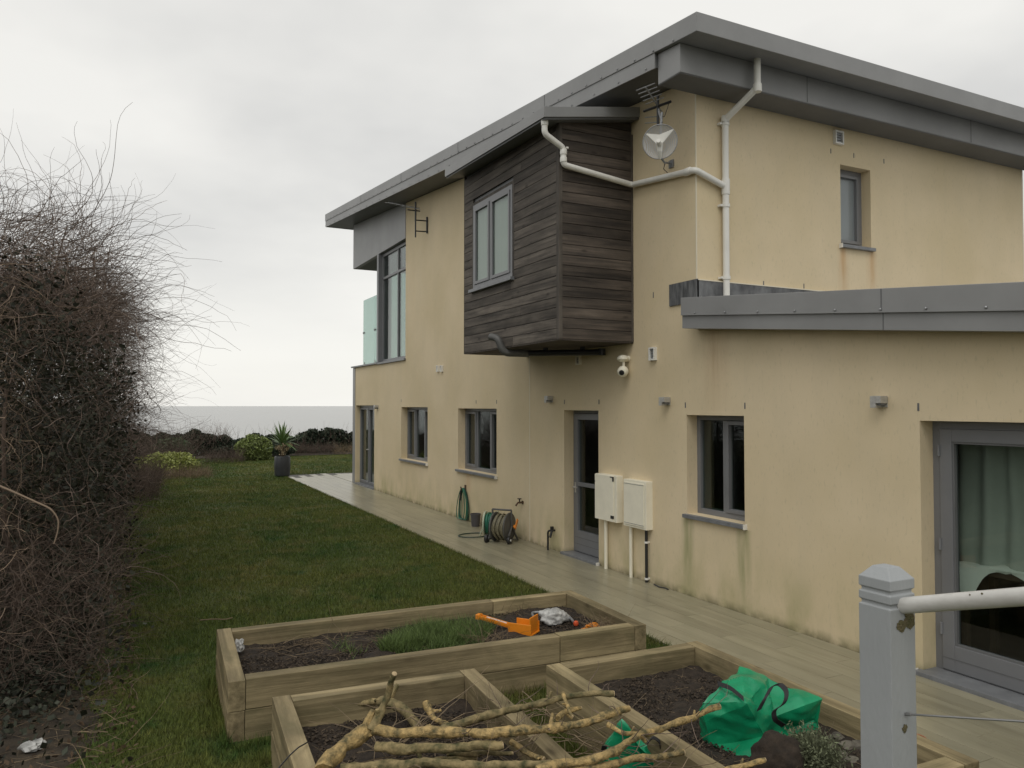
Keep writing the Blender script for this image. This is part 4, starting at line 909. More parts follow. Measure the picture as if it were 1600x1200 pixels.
for s_ in (-1, 1):
    o_ = c2 + a2*(s_*0.165); f_ = MB(); wb = Vector((o_.x, o_.y, 0.075)) + s2*0.16
    f_.tube([wb, o_+Vector((0,0,0.02)), Vector((o_.x, o_.y, 0.03))-s2*0.22], 0.016, 6); f_.tube([o_, o_+Vector((0,0,0.27))+s2*0.02], 0.014, 6); f_.tube([wb, Vector((o_.x, o_.y, 0.03))-s2*0.22], 0.014, 6); f_.build('stand', 'reel_grey', e2)
    MB().lathe(wb+a2*(s_*0.03), [(0.02,-0.022),(0.06,-0.022),(0.066,-0.012),(0.066,0.012),(0.06,0.022),(0.02,0.022)], 16, a2).build('wheel', 'black', e2, smooth=True)
    MB().lathe(wb+a2*(s_*0.055), [(0.018,-0.006),(0.018,0.006)], 10, a2).build('wheel_hub', 'pvc', e2)
o_ = c2+Vector((0,0,0.27))+s2*0.02; MB().tube([o_-a2*0.165, o_+a2*0.165], 0.016, 6).build('carry_bar', 'reel_grey', e2)
h_ = c2+a2*0.2; MB().tube([h_, h_+Vector((0,0,0.03))-s2*0.03], 0.02, 6).obox(h_+a2*0.02+Vector((0,0,0.05))-s2*0.05, a2*0.008, (Vector((0,0,0.7))-s2*0.5).normalized()*0.085, (Vector((0,0,0.5))+s2*0.7).normalized()*0.024).build('crank', 'orange', e2, bevel=0.006)
cc = onZ(741, 836, 0.03); cc2 = [cc+Vector((0.27*math.cos(a), 0.2*math.sin(a), 0.0)) for a in [2*math.pi*k_/26 for k_ in range(3, 24)]]
MB().tube([(q.x, q.y, 0.030) for q in cc2]+[c1+Vector((-0.02,-0.03,-0.19))], 0.0095, 6).build('garden_hose', 'hose_dark', None, smooth=True); tag(bpy.data.objects['garden_hose.001'], 'dark hose end curling on the paving by the reels', 'hose')
# a bit of black cable on the path by the meter pipe
q = [onZ(u, v, 0.024) for u, v in ((1022,913),(1030,917),(1040,919),(1044,921))]
MB().tube(q, 0.008, 6).build('cable_end', 'black'); tag(bpy.data.objects['cable_end'], 'short black cable end lying on path by meter pipe', 'cable')

# ================================================================== INSIDE THE PATIO DOORS
def sheetcloth(name, x, y0, y1, z0, z1, m, lab, cat, amp=0.04, waves=9):
    mb = MB(); nx, nz_ = 90, 24
    for j in range(nz_+1):
        for i in range(nx+1):
            t = i/nx; s_ = j/nz_; y = y0+(y1-y0)*t
            d_ = amp*math.sin(waves*2*math.pi*t + 1.3*math.sin(7*t)+0.5*math.sin(3*s_)) * (0.6+0.4*s_) + 0.02*fbm(y*4, s_*2)
            mb.v.append((x+d_, y, z0+(z1-z0)*s_ + 0.02*math.sin(5*t)*(1-s_)))
    for j in range(nz_):
        for i in range(nx): a = j*(nx+1)+i; mb.f.append((a, a+1, a+nx+2, a+nx+1))
    o = mb.build(name, m, None, smooth=True, fix=False); return tag(o, lab, cat)
CY1 = onX(1489, 750, XW+0.46).y
sheetcloth('curtain', XW+0.46, 2.0, CY1, 0.86, 2.12, 'curtain', 'long pale curtain hanging behind the patio door glass', 'curtain')
cl = MB(); nx, ny = 50, 26
for j in range(ny+1):
    for i in range(nx+1):
        t, s_ = i/nx, j/ny; y = 2.1+(onX(1494, 870, XW+0.34).y-2.1)*t; drop = 0.05+0.07*fbm(y*2.6, 1.0)+0.25*math.exp(-((t-0.92)/0.05)**2)
        k_ = max(0, s_-0.45)/0.55; x = XW+0.66-0.32*min(s_, 0.45)/0.45 - 0.035*k_*math.sin(14*t) - 0.02*k_
        cl.v.append((x, y + 0.05*k_*math.sin(9*t), 0.885 + 0.02*fbm(y*5, s_*3) - drop*k_))
for j in range(ny):
    for i in range(nx): a = j*(nx+1)+i; cl.f.append((a, a+1, a+nx+2, a+nx+1))
tag(cl.build('table_cloth', 'cloth', None, smooth=True, fix=False), 'rumpled white cloth over furniture behind patio door glass', 'cloth')
e = empty('side_table', (XW+0.56, 2.9, 0.012), 'dark wooden table under the white cloth behind the patio doors', 'table')
MB().box(XW+0.36, XW+0.8, 2.1, 4.0, 0.82, 0.86).build('table_top', 'furn', e)
for x in (XW+0.39, XW+0.77):
    for y in (2.14, 3.96): MB().box(x-0.025, x+0.025, y-0.025, y+0.025, 0.012, 0.82).build('leg', 'furn', e)

# ================================================================== RAISED BEDS
def clods(name, x0, x1, y0, y1, z, n, parent, smin=0.003, smax=0.013):
    c = np.stack([rng.uniform(x0, x1, n), rng.uniform(y0, y1, n), np.full(n, z)], 1); s = rng.uniform(smin, smax, n)**1.0
    tet = np.array([[1,1,1],[-1,-1,1],[-1,1,-1],[1,-1,-1]])*0.7; faces = np.array([[0,1,2],[0,3,1],[0,2,3],[1,3,2]])
    rot = rng.normal(size=(n,3,3)); q, _ = np.linalg.qr(rot)
    V = np.einsum('nij,kj->nki', q, tet)*s[:,None,None]*np.array([1,1,0.7]) + c[:,None,:]
    o = arrmesh(name, V[:,faces,:].reshape(-1,3), 3, 'clod', parent, WORLD[parent] if parent else (0,0,0)); return tag(o, kind='stuff')
def raised_bed(b, rot, label, zsoil, joints=None, amp=0.03, dz=0.0):
    x0, x1, y0, y1 = b; T = 0.105; Hc = 0.195; cx, cy = (x0+x1)/2, (y0+y1)/2
    e = empty('raised_bed', (cx, cy, 0), label, 'raised bed'); rt = Matrix.Rotation(rot, 4, 'Z'); x0 -= cx; x1 -= cx; y0 -= cy; y1 -= cy
    def bd_(a0, a1, b0, b1, z0, z1, m):
        o = MB().box(-(a1-a0)/2, (a1-a0)/2, -(b1-b0)/2, (b1-b0)/2, 0, z1-z0).build('sleeper', m, e, origin=(0,0,0), bevel=0.004)
        loc = rt @ Vector(((a0+a1)/2, (b0+b1)/2, z0)); o.location = loc; o.rotation_euler = (random.uniform(-.004,.004), random.uniform(-.003,.003), rot); WORLD[o] = WORLD[e]+loc
    for k_ in range(2):
        z0 = -0.01 + k_*(Hc+0.004); z1 = z0+Hc; ins = 0.004*k_
        bd_(x0+ins, x0+T+ins, y0, y1, z0, z1, 'bed_y'); bd_(x1-T-ins, x1-ins, y0, y1, z0, z1, 'bed_y')
        for (yy0, yy1, jt) in ((y0+ins, y0+T+ins, joints and joints[0]), (y1-T-ins, y1-ins, joints and joints[1])):
            if jt: bd_(x0+T+0.003+ins, jt-cx-0.003, yy0, yy1, z0, z1, 'bed_x'); bd_(jt-cx+0.003, x1-T-0.003-ins, yy0, yy1, z0, z1, 'bed_x')
            else: bd_(x0+T+0.003+ins, x1-T-0.003-ins, yy0, yy1, z0, z1, 'bed_x')
    mb = MB(); nx, ny = 70, 70
    for j in range(ny+1):
        for i in range(nx+1):
            x = x0+T-0.04+(x1-x0-2*T+0.08)*i/nx; y = y0+T-0.04+(y1-y0-2*T+0.08)*j/ny; w = rt @ Vector((x, y, 0)) + WORLD[e]
            mb.v.append((w.x, w.y, zsoil + amp*fbm(w.x, w.y, 0, 2.2) + 0.012*fbm(w.x, w.y, 3, 14)))
    for j in range(ny):
        for i in range(nx): a = j*(nx+1)+i; mb.f.append((a, a+1, a+nx+2, a+nx+1))
    mb.build('soil', 'soil', e, smooth=True, fix=False)
    clods('soil_clods', cx+x0+T+0.02, cx+x1-T-0.02, cy+y0+T+0.03, cy+y1-T-0.03, zsoil+0.006, 8000, e)
    n_ = 110; fs = np.stack([rng.uniform(cx+x0+T+.03, cx+x1-T-.03, n_), rng.uniform(cy+y0+T+.04, cy+y1-T-.04, n_), np.full(n_, zsoil+0.018)], 1); fd_ = rng.normal(size=(n_,3)); fd_[:,2] *= 0.15; fq, _ = whips(fs, fd_, rng.uniform(.03,.14,n_), .0018, 4, .2); tag(arrmesh('straw_bits', fq, 4, 'dry', e, WORLD[e]), kind='stuff')
    return e
A_ = (0.64, 3.84, 5.20, 6.48)
bedA = raised_bed(A_, R(-2.6), 'long timber raised bed with grass patch and orange toys', 0.265, joints=(3.05, 2.98))
bedB = raised_bed((0.74, 2.06, 2.3, 4.84), R(-3.5), 'timber raised bed heaped with cut branches', 0.22)
bedC = raised_bed((2.57, 3.87, 2.44, 4.62), R(-1.2), 'timber raised bed holding the big green bag', 0.24)
# grass clump growing in the long bed
cl_ = []
for _ in range(60000):
    x, y = random.gauss(2.2, 0.30), random.gauss(5.86, 0.22)
    if not (5.36 < y < 6.32 and 1.25 < x < 2.95): continue
    if fbm(x, y, 5, 2.5) + 0.9*(1-((x-2.15)/0.72)**2-((y-5.9)/0.42)**2) < 0.05: continue
    cl_.append((x, y, 0.26+0.02*fbm(x, y, 0, 2.2)))
    if len(cl_) > 11000: break
M['clump'] = mat('long_grass', (0.085, 0.13, 0.03), 0.7, island=0.6)
tag(blades('grass_patch', np.array(cl_), np.array([0.085*(1+0.9*fbm(a_[0], a_[1], 8, 4.0)) for a_ in cl_]), 0.005, 'clump', lean=1.3), 'patch of long green grass growing in the long bed', 'grass', kind='stuff')
def drystems(name, c, n, spread, h, m, lab, cat, flat=0.6):
    s_ = np.array(c) + rng.normal(size=(n,3))*np.array([spread, spread*0.6, 0.0]); d = rng.normal(size=(n,3)); d[:,2] = np.abs(d[:,2])*flat+0.1
    q, _ = whips(s_, d, h*rng.uniform(0.5,1.2,n), 0.0022, 6, 0.25, 0.08); o = arrmesh(name, q, 4, m, None, (c[0],c[1],c[2])); return tag(o, lab, cat, kind='stuff')
drystems('dry_stems', (1.55, 6.2, 0.28), 60, 0.28, 0.4, 'dry', 'dry straw stems lying along the back of the long bed', 'dead stems', 0.1)
p = onZ(700, 1015, 0.3); drystems('dry_stems', (2.62, 5.62, 0.28), 70, 0.09, 0.22, 'dry', 'dry straw tuft beside the grass patch', 'dead stems', 0.5)
drystems('dry_stems', (3.62, 5.5, 0.30), 60, 0.09, 0.2, 'dry', 'dry tuft in the corner of the long bed', 'dead stems', 0.7)
p = onZ(805, 955, 0.28); drystems('dry_stems', (p.x, p.y, 0.27), 50, 0.10, 0.25, 'dry', 'dead weed stems behind the orange toy', 'dead stems', 0.6)

# toys and litter in the long bed
t0, t1, t2 = onZ(750, 968, 0.33), onZ(790, 984, 0.30), onZ(822, 978, 0.33)
e = empty('toy_digger_arm', (t1.x, t1.y, 0.27), 'orange plastic toy scoop with long handle in the long bed', 'toy')
ax = (t2-t0); ax.z = 0; ax.normalize(); sd = Vector((-ax.y, ax.x, 0)); zu = Vector((0,0,1))
l_ = (Vector((t2.x,t2.y,0))-Vector((t0.x,t0.y,0))).length
b0 = Vector((t0.x, t0.y, 0.345)); b1_ = Vector((t2.x, t2.y, 0.30))-ax*0.12
hm = MB(); hd = (b1_-b0)
hm.obox((b0+b1_)/2, hd*0.5, sd*0.022, zu*0.007); hm.obox((b0+b1_)/2+sd*0.02+zu*0.014, hd*0.5, sd*0.005, zu*0.012); hm.obox((b0+b1_)/2-sd*0.02+zu*0.014, hd*0.5, sd*0.005, zu*0.012); hm.build('handle', 'orange', e, bevel=0.003)
hm = MB(); hm.obox(b0-ax*0.01+zu*0.01, ax*0.02, sd*0.03, zu*0.022); hm.build('handle_end', 'orange', e, bevel=0.006)
sc_ = MB(); bc = b1_+ax*0.10
sc_.obox(bc-zu*0.02, ax*0.11, sd*0.08, zu*0.006); sc_.obox(bc+sd*0.08+zu*0.02, ax*0.105, sd*0.005, zu*0.045); sc_.obox(bc-sd*0.08+zu*0.02, ax*0.105, sd*0.005, zu*0.045); sc_.obox(bc+ax*0.09+zu*0.045, ax*0.006, sd*0.08, zu*0.075); sc_.obox(bc-ax*0.1+zu*0.0, ax*0.02, sd*0.06, zu*0.02)
sc_.build('scoop', 'orange', e, bevel=0.004)
MB().obox((b0+b1_)/2+sd*0.005+zu*0.022, hd*0.30, sd*0.004, zu*0.004).build('white_inlay', 'pvc', e)
def lump(name, c, size, m, lab, cat, amp=0.35, sc=5.0, sub=4, flat=-0.45, seed=0.0, parent=None, ridge=True):
    bm = bmesh.new(); bmesh.ops.create_icosphere(bm, subdivisions=sub, radius=1.0)
    for v in bm.verts:
        n_ = v.co.normalized(); a = fbm(n_.x+seed, n_.y, n_.z, 1.2)
        r_ = abs(mnoise.fractal(n_*sc*0.4+Vector((seed,3,1)), 1.0, 2.1, 5))
        f_ = 1 + amp*(a*0.7 - (r_ if ridge else 0)*0.9)
        v.co = Vector((n_.x*size[0], n_.y*size[1], n_.z*size[2]))*f_
        if v.co.z < flat*size[2]: v.co.z = flat*size[2]
    me = bpy.data.meshes.new(name); bm.to_mesh(me); bm.free(); me.materials.append(M[m])
    if not ridge or sub > 3: me.polygons.foreach_set('use_smooth', [True]*len(me.polygons))
    o = bpy.data.objects.new(name, me); link(o, parent, Vector(c)); 
    if lab: tag(o, lab, cat)
    return o
p = onZ(864, 966, 0.31); lump('plastic_bag', (p.x, p.y, 0.315), (0.145, 0.10, 0.085), 'whitebag', 'crumpled white plastic bag among the orange toys', 'bag', 0.42, 4.0, seed=2.1)
e = empty('grey_stick', (p.x-0.05, p.y+0.08, 0.29), 'bent grey rod lying behind the white plastic bag', 'rod')
q = [onZ(u, v, 0.31) for u, v in ((838,976),(831,957),(868,954),(890,964),(896,971))]
MB().tube(arcpath(q, 0.03), 0.011, 6).build('rod', 'galv', e, smooth=True)
p = onZ(900, 973, 0.3); MB().lathe((p.x, p.y, 0.27), [(0.004,0.0),(0.018,0.007),(0.024,0.024),(0.018,0.041),(0.004,0.048)], 14).build('ball', 'red', None, smooth=True); tag(bpy.data.objects['ball'], 'small red toy ball on soil next to white bag', 'ball')
for i, (u, v, s_) in enumerate(((926,976,0.055),(913,982,0.035))):
    p = onZ(u, v, 0.3); lump('toy_piece', (p.x, p.y, 0.285), (s_*1.4, s_*0.8, s_*0.65), 'orange', ['larger orange toy piece near the bed corner','smaller orange toy piece near the bed corner'][i], 'toy', 0.3, 3.0, 2, seed=i*1.7)
p = onZ(369, 1009, 0.34); lump('plastic_scrap', (p.x+0.02, p.y, 0.33), (0.04, 0.05, 0.06), 'whitebag', 'white plastic scrap at the end of the long bed', 'litter', 0.6, 5.0, 3, seed=4.0)

# green bags
def bag(name, pts, tris, lab, seed, amp=0.009):
    """slumped woven sack from its corner points: flat panels broken by straight sharp folds"""
    P = [onZ(*p) if not isinstance(p, Vector) else p for p in pts]; z0 = min(p.z for p in P)
    org = Vector((sum(p.x for p in P)/len(P), sum(p.y for p in P)/len(P), z0)); rg = np.random.default_rng(seed)
    bm = bmesh.new(); vs_ = [bm.verts.new(p-org) for p in P]
    for t in tris: bm.faces.new([vs_[i] for i in t])
    bmesh.ops.recalc_face_normals(bm, faces=bm.faces)
    bmesh.ops.subdivide_edges(bm, edges=bm.edges[:], cuts=3, smooth=0.10, use_grid_fill=True); bmesh.ops.triangulate(bm, faces=bm.faces)
    bmesh.ops.subdivide_edges(bm, edges=bm.edges[:], cuts=3, smooth=0.0, use_grid_fill=True); bm.normal_update()
    folds = []
    for i in range(14):
        d = Vector(rg.normal(size=3)); d.normalize(); folds.append((d, rg.uniform(4, 8) if i < 7 else rg.uniform(12, 24), rg.uniform(0, 4), amp*(rg.uniform(0.6, 1.0) if i < 7 else rg.uniform(0.12, 0.3))))
    tri = lambda t: abs((t % 2) - 1)*2-1
    off = []
    for v in bm.verts:
        q_ = v.co + Vector((mnoise.noise(v.co*5+Vector((seed,0,0))), mnoise.noise(v.co*5+Vector((0,seed,3))), mnoise.noise(v.co*5+Vector((7,0,seed)))))*0.07
        off.append(v.normal*sum(a*tri(k_*q_.dot(d)+ph) for d, k_, ph, a in folds))
    for v, o_ in zip(bm.verts, off): v.co += o_; v.co.z = max(v.co.z, -0.01)
    me = bpy.data.meshes.new(name); bm.to_mesh(me); bm.free(); me.materials.append(M['bag']); me.polygons.foreach_set('use_smooth', [True]*len(me.polygons))
    try: me.set_sharp_from_angle(angle=R(32))
    except Exception: pass
    e = empty(name, org, lab, 'bag'); o = bpy.data.objects.new('body', me); link(o, e, org); return e
def behind(u, v, z, k, zb):
    q = onZ(u, v, z); d = Vector((q.x, q.y, 0)).normalized(); return Vector((q.x+d.x*k, q.y+d.y*k, zb))
BP = [(1094,1096,.47),(1125,1071,.545),(1156,1043,.53),(1200,1060,.51),(1283,1093,.46),(1276,1126,.33),(1238,1136,.28),(1210,1120,.40),(1166,1100,.53),(1165,1190,.235),(1107,1164,.235),(1101,1130,.36),
      behind(1097,1097,.47,.10,.235), behind(1140,1052,.52,.06,.235), behind(1200,1064,.505,.10,.235), behind(1277,1096,.45,.05,.235), (1240,1150,.235), (1195,1150,.33)]
BT = [(0,1,8),(11,0,8),(11,8,17),(10,11,17),(10,17,9),(8,7,17),(17,7,6),(17,6,16),(17,16,9),(1,2,8),(2,3,8),(3,7,8),(3,4,7),(4,5,7),(5,6,7),
      (0,11,12),(11,10,12),(0,12,1),(12,13,1),(1,13,2),(13,14,2),(2,14,3),(14,15,3),(3,15,4),(15,5,4),(15,16,5),(16,6,5),
      (10,9,12),(12,9,13),(13,9,14),(14,9,16),(14,16,15)]
big = bag('green_bag', BP, BT, 'large crumpled green woven bag with black handles', 5)
def strap(pts, w, par):
    mb = MB(); pts = arcpath(pts, 0.05, 6); wd = Vector(w)
    for i in range(len(pts)-1): mb.quad(pts[i]-wd, pts[i]+wd, pts[i+1]+wd, pts[i+1]-wd)
    o = mb.build('handle', 'strap', par, fix=False); s_ = o.modifiers.new('thick', 'SOLIDIFY'); s_.thickness = 0.004
def S(u, v, dd): 
    d = _ray(u, v); d.normalize(); return CAM + d*dd
strap([onZ(u,v,z) for u,v,z in ((1122,1068,.555),(1142,1075,.575),(1162,1092,.565))], (0.010, 0.012, 0.008), big)
strap([onZ(u,v,z) for u,v,z in ((1186,1110,.49),(1196,1090,.56),(1206,1071,.60),(1218,1068,.60),(1230,1080,.58),(1227,1098,.53),(1208,1110,.48),(1210,1124,.43),(1224,1134,.36))], (0.013, -0.004, 0.006), big)
SP = [(972,1128,.43),(952,1160,.32),(985,1152,.36),(1012,1168,.32),(1030,1195,.22),(1000,1225,.10),(935,1225,.10),(924,1195,.16),behind(972,1128,.43,.10,.02),behind(1020,1168,.3,.10,.02),behind(930,1180,.2,.08,.02)]
ST = [(0,1,2),(0,2,3),(2,5,3),(3,5,4),(1,5,2),(1,6,5),(1,7,6),(0,7,1),(0,8,10),(0,10,7),(0,3,9),(0,9,8),(3,4,9),(10,6,7),(10,8,6),(8,5,6),(8,9,5),(9,4,5)]
sm = bag('green_bag', SP, ST, 'smaller green woven bag slumped in the gap between beds', 9, 0.008)
strap([onZ(u,v,z) for u,v,z in ((1012,1162,.35),(1020,1152,.40),(1030,1158,.38),(1034,1180,.28),(1034,1200,.2))], (0.012, 0.012, 0.0), sm)
strap([onZ(u,v,z) for u,v,z in ((945,1165,.33),(943,1172,.30),(940,1185,.24))], (0.010, -0.010, 0.0), sm)
# root ball, sprig plant, stones, flowerpot in the near bed
p = onZ(1215, 1180, 0.32); lump('root_ball', (p.x, p.y, 0.30), (0.14, 0.13, 0.12), 'soil', 'dark earthy root ball lying against the green bag', 'root ball', 0.4, 4, seed=7.0, ridge=False)
p = onZ(1268, 1165, 0.36); n_ = 900; s_ = np.array([p.x, p.y, 0.27])+rng.normal(size=(n_,3))*np.array([0.035,0.035,0.012]); d = rng.normal(size=(n_,3)); d[:,2] = np.abs(d[:,2])+0.2
e = empty('lavender_plant', (p.x, p.y, 0.23), 'small grey-green bushy herb plant beside the green bag', 'plant'); q, P_ = whips(s_, d, 0.17*rng.uniform(0.6,1.15,n_), 0.0016, 4, 0.2); arrmesh('sprigs', q, 4, 'lavender', e, WORLD[e])
tips = P_[:,1:].reshape(-1,3); arrmesh('leaf_mass', leaves(tips+rng.normal(size=tips.shape)*0.006, 0.022, 0.35), 4, 'lavender', e, WORLD[e])
for i, (u, v, s_) in enumerate(((1308,1152,0.05),(1324,1166,0.055),(1316,1180,0.04),(1338,1146,0.045),(1298,1168,0.035),(1330,1188,0.045),(1312,1138,0.03),(1341,1166,0.05),(1450,1180,0.07))):
    p = onZ(u, v, 0.25); o = lump('stone', (p.x, p.y, 0.25), (s_*1.1, s_*0.8, s_*0.6), 'stone', 'brown broken stone among the rubble beside the herb plant' if i < 8 else 'larger squarish stone in the bed corner behind the grey post', 'stone', 0.5, 3, 2, seed=i*2.3)
    if i < 8: o['group'] = 'rubble stones in the near bed'
p = onZ(1431, 1176, 0.24); MB().lathe((p.x, p.y, 0.225), [(0.035,0),(0.048,0.075),(0.055,0.075),(0.056,0.1),(0.05,0.1),(0.042,0.03)], 18).build('flowerpot', 'terracotta', None, smooth=True); tag(bpy.data.objects['flowerpot'], 'small terracotta flowerpot in the near bed behind the post', 'flowerpot')

# ================================================================== CUT BRANCHES
def branch(pix, r0, r1, m, lab, twigs=0, knots=True):
    """pix: (u, v, height)"""
    P = [onZ(u, v, z) for u, v, z in pix]; pts = []
    for i in range(len(P)-1):
        a, b_ = P[i], P[i+1]; n_ = max(2, int((b_-a).length/0.022))
        for k_ in range(n_): pts.append(a.lerp(b_, k_/n_))
    pts.append(P[-1])
    sm_ = [pts[0]] + [(pts[i-1]+pts[i]*2+pts[i+1])/4 for i in range(1, len(pts)-1)] + [pts[-1]]
    sd_ = random.uniform(0, 50); out, rs = [], []
    for i, q in enumerate(sm_):
        t = i/(len(sm_)-1); out.append(q+Vector((fbm(sd_, i*0.075), fbm(sd_+7, i*0.075), fbm(sd_+13, i*0.075)))*r0*0.9)
        rs.append((r0+(r1-r0)*t)*(1+0.34*mnoise.noise(Vector((sd_, i*0.25, 0))) + (0.16*max(0, mnoise.noise(Vector((sd_+3, i*0.6, 2)))) if knots else 0)))
    e = empty('cut_branch', (sm_[0].x, sm_[0].y, min(q.z for q in sm_)-r0), lab, 'branch')
    tb = MB().tube(out, rs, 12); nv = []
    for i, v in enumerate(tb.v):
        c0 = out[min(i//12, len(out)-1)]; d0 = Vector(v)-c0; k_ = 1 + 0.26*mnoise.noise(Vector(v)*38) + 0.16*mnoise.noise(Vector(v)*90); nv.append(tuple(c0+d0*k_))
    tb.v = nv; tb.build('limb', m, e, smooth=True)
    dn = (out[-1]-out[-2]).normalized(); MB().lathe(out[-1], [(rs[-1]*0.93,0.0),(rs[-1]*0.9,0.004),(rs[-1]*0.3,0.005)], 9, dn).build('cut_end', 'cut', e)
    for i in range(max(1, len(out)//22)):
        k_ = random.randint(2, len(out)-2); ax_ = (out[k_+1]-out[k_]).normalized(); sd2 = (Vector((random.gauss(0,1), random.gauss(0,1), random.gauss(0.5,1))).cross(ax_)).normalized(); rr = rs[k_]
        MB().tube([out[k_], out[k_]+sd2*rr*1.3+ax_*rr*0.6, out[k_]+sd2*rr*random.uniform(1.7,3.2)+ax_*rr*random.uniform(0.6,2)], (rr*0.6, rr*0.36), 7).build('spur', m, e, smooth=True)
    if twigs:
        idx = rng.integers(len(out)//3, len(out), twigs); s_ = np.array([tuple(out[i]) for i in idx]); d = rng.normal(size=(twigs,3)); d[:,2] = np.abs(d[:,2])*0.5
        q, _ = whips(s_, d, 0.22*rng.uniform(0.4,1.3,twigs), 0.003, 6, 0.3); tag(arrmesh('twigs', q, 4, 'twig', e, WORLD[e]), kind='stuff')
    return e
branch([(505,1204,.44),(545,1168,.46),(580,1138,.50)], .044, .040, 'bark', 'thick pale forked branch base leaning on the near bed')
branch([(578,1142,.50),(594,1108,.57),(606,1080,.66),(616,1054,.76)], .026, .014, 'bark_moss', 'mossy upright prong rising from the branch heap')
branch([(583,1140,.50),(640,1143,.50),(705,1146,.50),(760,1148,.51),(850,1140,.52),(895,1130,.53),(940,1123,.54),(982,1110,.55)], .027, .019, 'bark', 'long pale branch lying across both bed walls', 6)
branch([(590,1160,.45),(645,1170,.45),(706,1170,.455),(788,1168,.46)], .027, .021, 'bark_moss', 'mossy stub branch beneath the long pale branch')
branch([(690,1142,.45),(715,1133,.47),(787,1110,.50),(856,1095,.53),(900,1087,.55),(957,1082,.57)], .022, .015, 'bark_moss', 'mossy branch angled towards the long bed', 8)
branch([(840,1206,.47),(875,1196,.48),(944,1180,.50),(981,1157,.51),(1025,1138,.52),(1084,1120,.54),(1124,1102,.56)], .022, .014, 'bark', 'slender branch pointing at the green bag', 8)
branch([(880,1206,.44),(935,1199,.45),(1000,1183,.46),(1068,1175,.47)], .019, .014, 'bark', 'thin bare branch in front of the smaller green bag', 4)
branch([(948,1132,.53),(972,1146,.51),(992,1146,.50),(1012,1150,.49)], .014, .008, 'bark', 'short side shoot forking from the long branch', 2)
branch([(530,1204,.40),(600,1194,.41),(700,1195,.41),(790,1194,.42),(862,1194,.43)], .026, .020, 'bark_moss', 'mossy branch lowest in the heap')
branch([(880,1082,.56),(884,1098,.55),(894,1119,.53)], .011, .007, 'bark', 'short peeled stick hanging across the mossy branch')
branch([(800,1160,.43),(822,1174,.40),(852,1190,.38)], .019, .014, 'bark', 'short stick crossing the heap diagonally')
branch([(664,1098,.34),(671,1112,.31),(676,1123,.29),(706,1136,.28)], .021, .016, 'bark', 'crooked grey root stub on the bed soil')
branch([(596,1094,.34),(620,1108,.32),(655,1134,.28)], .034, .026, 'bark_moss', 'thick mossy log sunk behind the upright prong')
branch([(560,1100,.30),(585,1096,.32),(600,1096,.33)], .022, .018, 'bark_moss', 'short mossy log beside the upright prong')
branch([(1135,1206,.47),(1160,1198,.47),(1197,1190,.48)], .016, .010, 'bark', 'branch tip poking out below the green bag')
branch([(870,1120,.47),(885,1109,.48),(905,1106,.48)], .016, .012, 'bark', 'short stub pressed under the mossy branch')
branch([(700,1180,.38),(760,1176,.40),(800,1178,.40)], .015, .010, 'bark_moss', 'thin mossy stick between the heaped branches', 4)
branch([(620,1206,.36),(690,1188,.37),(740,1182,.38)], .018, .012, 'bark_moss', 'dark mossy stick low in the heap')
# brushwood in the heap
n_ = 170; s_ = np.stack([rng.uniform(1.05, 2.35, n_), rng.uniform(2.75, 4.3, n_), rng.uniform(0.26, 0.42, n_)], 1); d = rng.normal(size=(n_,3)); d[:,2] *= 0.12; d[:,0] += 0.5
q, _ = whips(s_, d, rng.uniform(0.25,0.7,n_), 0.0035, 8, 0.2, 0.02)
tag(arrmesh('brushwood', q, 4, 'dry', None, (1.6,3.5,0.25)), 'thin dead twigs tangled under the cut branches', 'twigs', kind='stuff')
n_ = 26; s_ = np.stack([rng.uniform(1.9, 2.0, n_), rng.uniform(3.6, 4.5, n_), np.full(n_, 0.24)], 1); d = rng.normal(size=(n_,3))*0.3; d[:,2] = 1
q, _ = whips(s_, d, rng.uniform(0.2,0.34,n_), 0.0018, 7, 0.12); tag(arrmesh('dry_stems', q, 4, 'dry', None, (1.95,4.0,0.24)), 'upright dead weed stems along the bed side board', 'dead stems', kind='stuff')
n_ = 500; s_ = np.stack([rng.uniform(0.88, 1.3, n_), rng.uniform(2.8, 3.8, n_), rng.uniform(0.22, 0.26, n_)], 1); M['rust'] = mat('reddish_litter', (0.10, 0.035, 0.02), 0.9, island=0.5)
d = rng.normal(size=(n_,3)); d[:,2] *= 0.3; q, _ = whips(s_, d, rng.uniform(0.05,0.16,n_), 0.0025, 4, 0.3); tag(arrmesh('dead_needles', q, 4, 'rust', None, (1.1,3.3,0.22)), 'reddish dead needles on soil at the bed edge', 'dead leaves', kind='stuff')
MB().tube(arcpath([onZ(432,1204,.41), onZ(453,1180,.42), onZ(466,1168,.425), onZ(480,1160,.40)], .02), 0.004, 5).build('bramble_stem', 'black'); tag(bpy.data.objects['bramble_stem'], 'thin dark stem lying over the bed end board', 'stem')

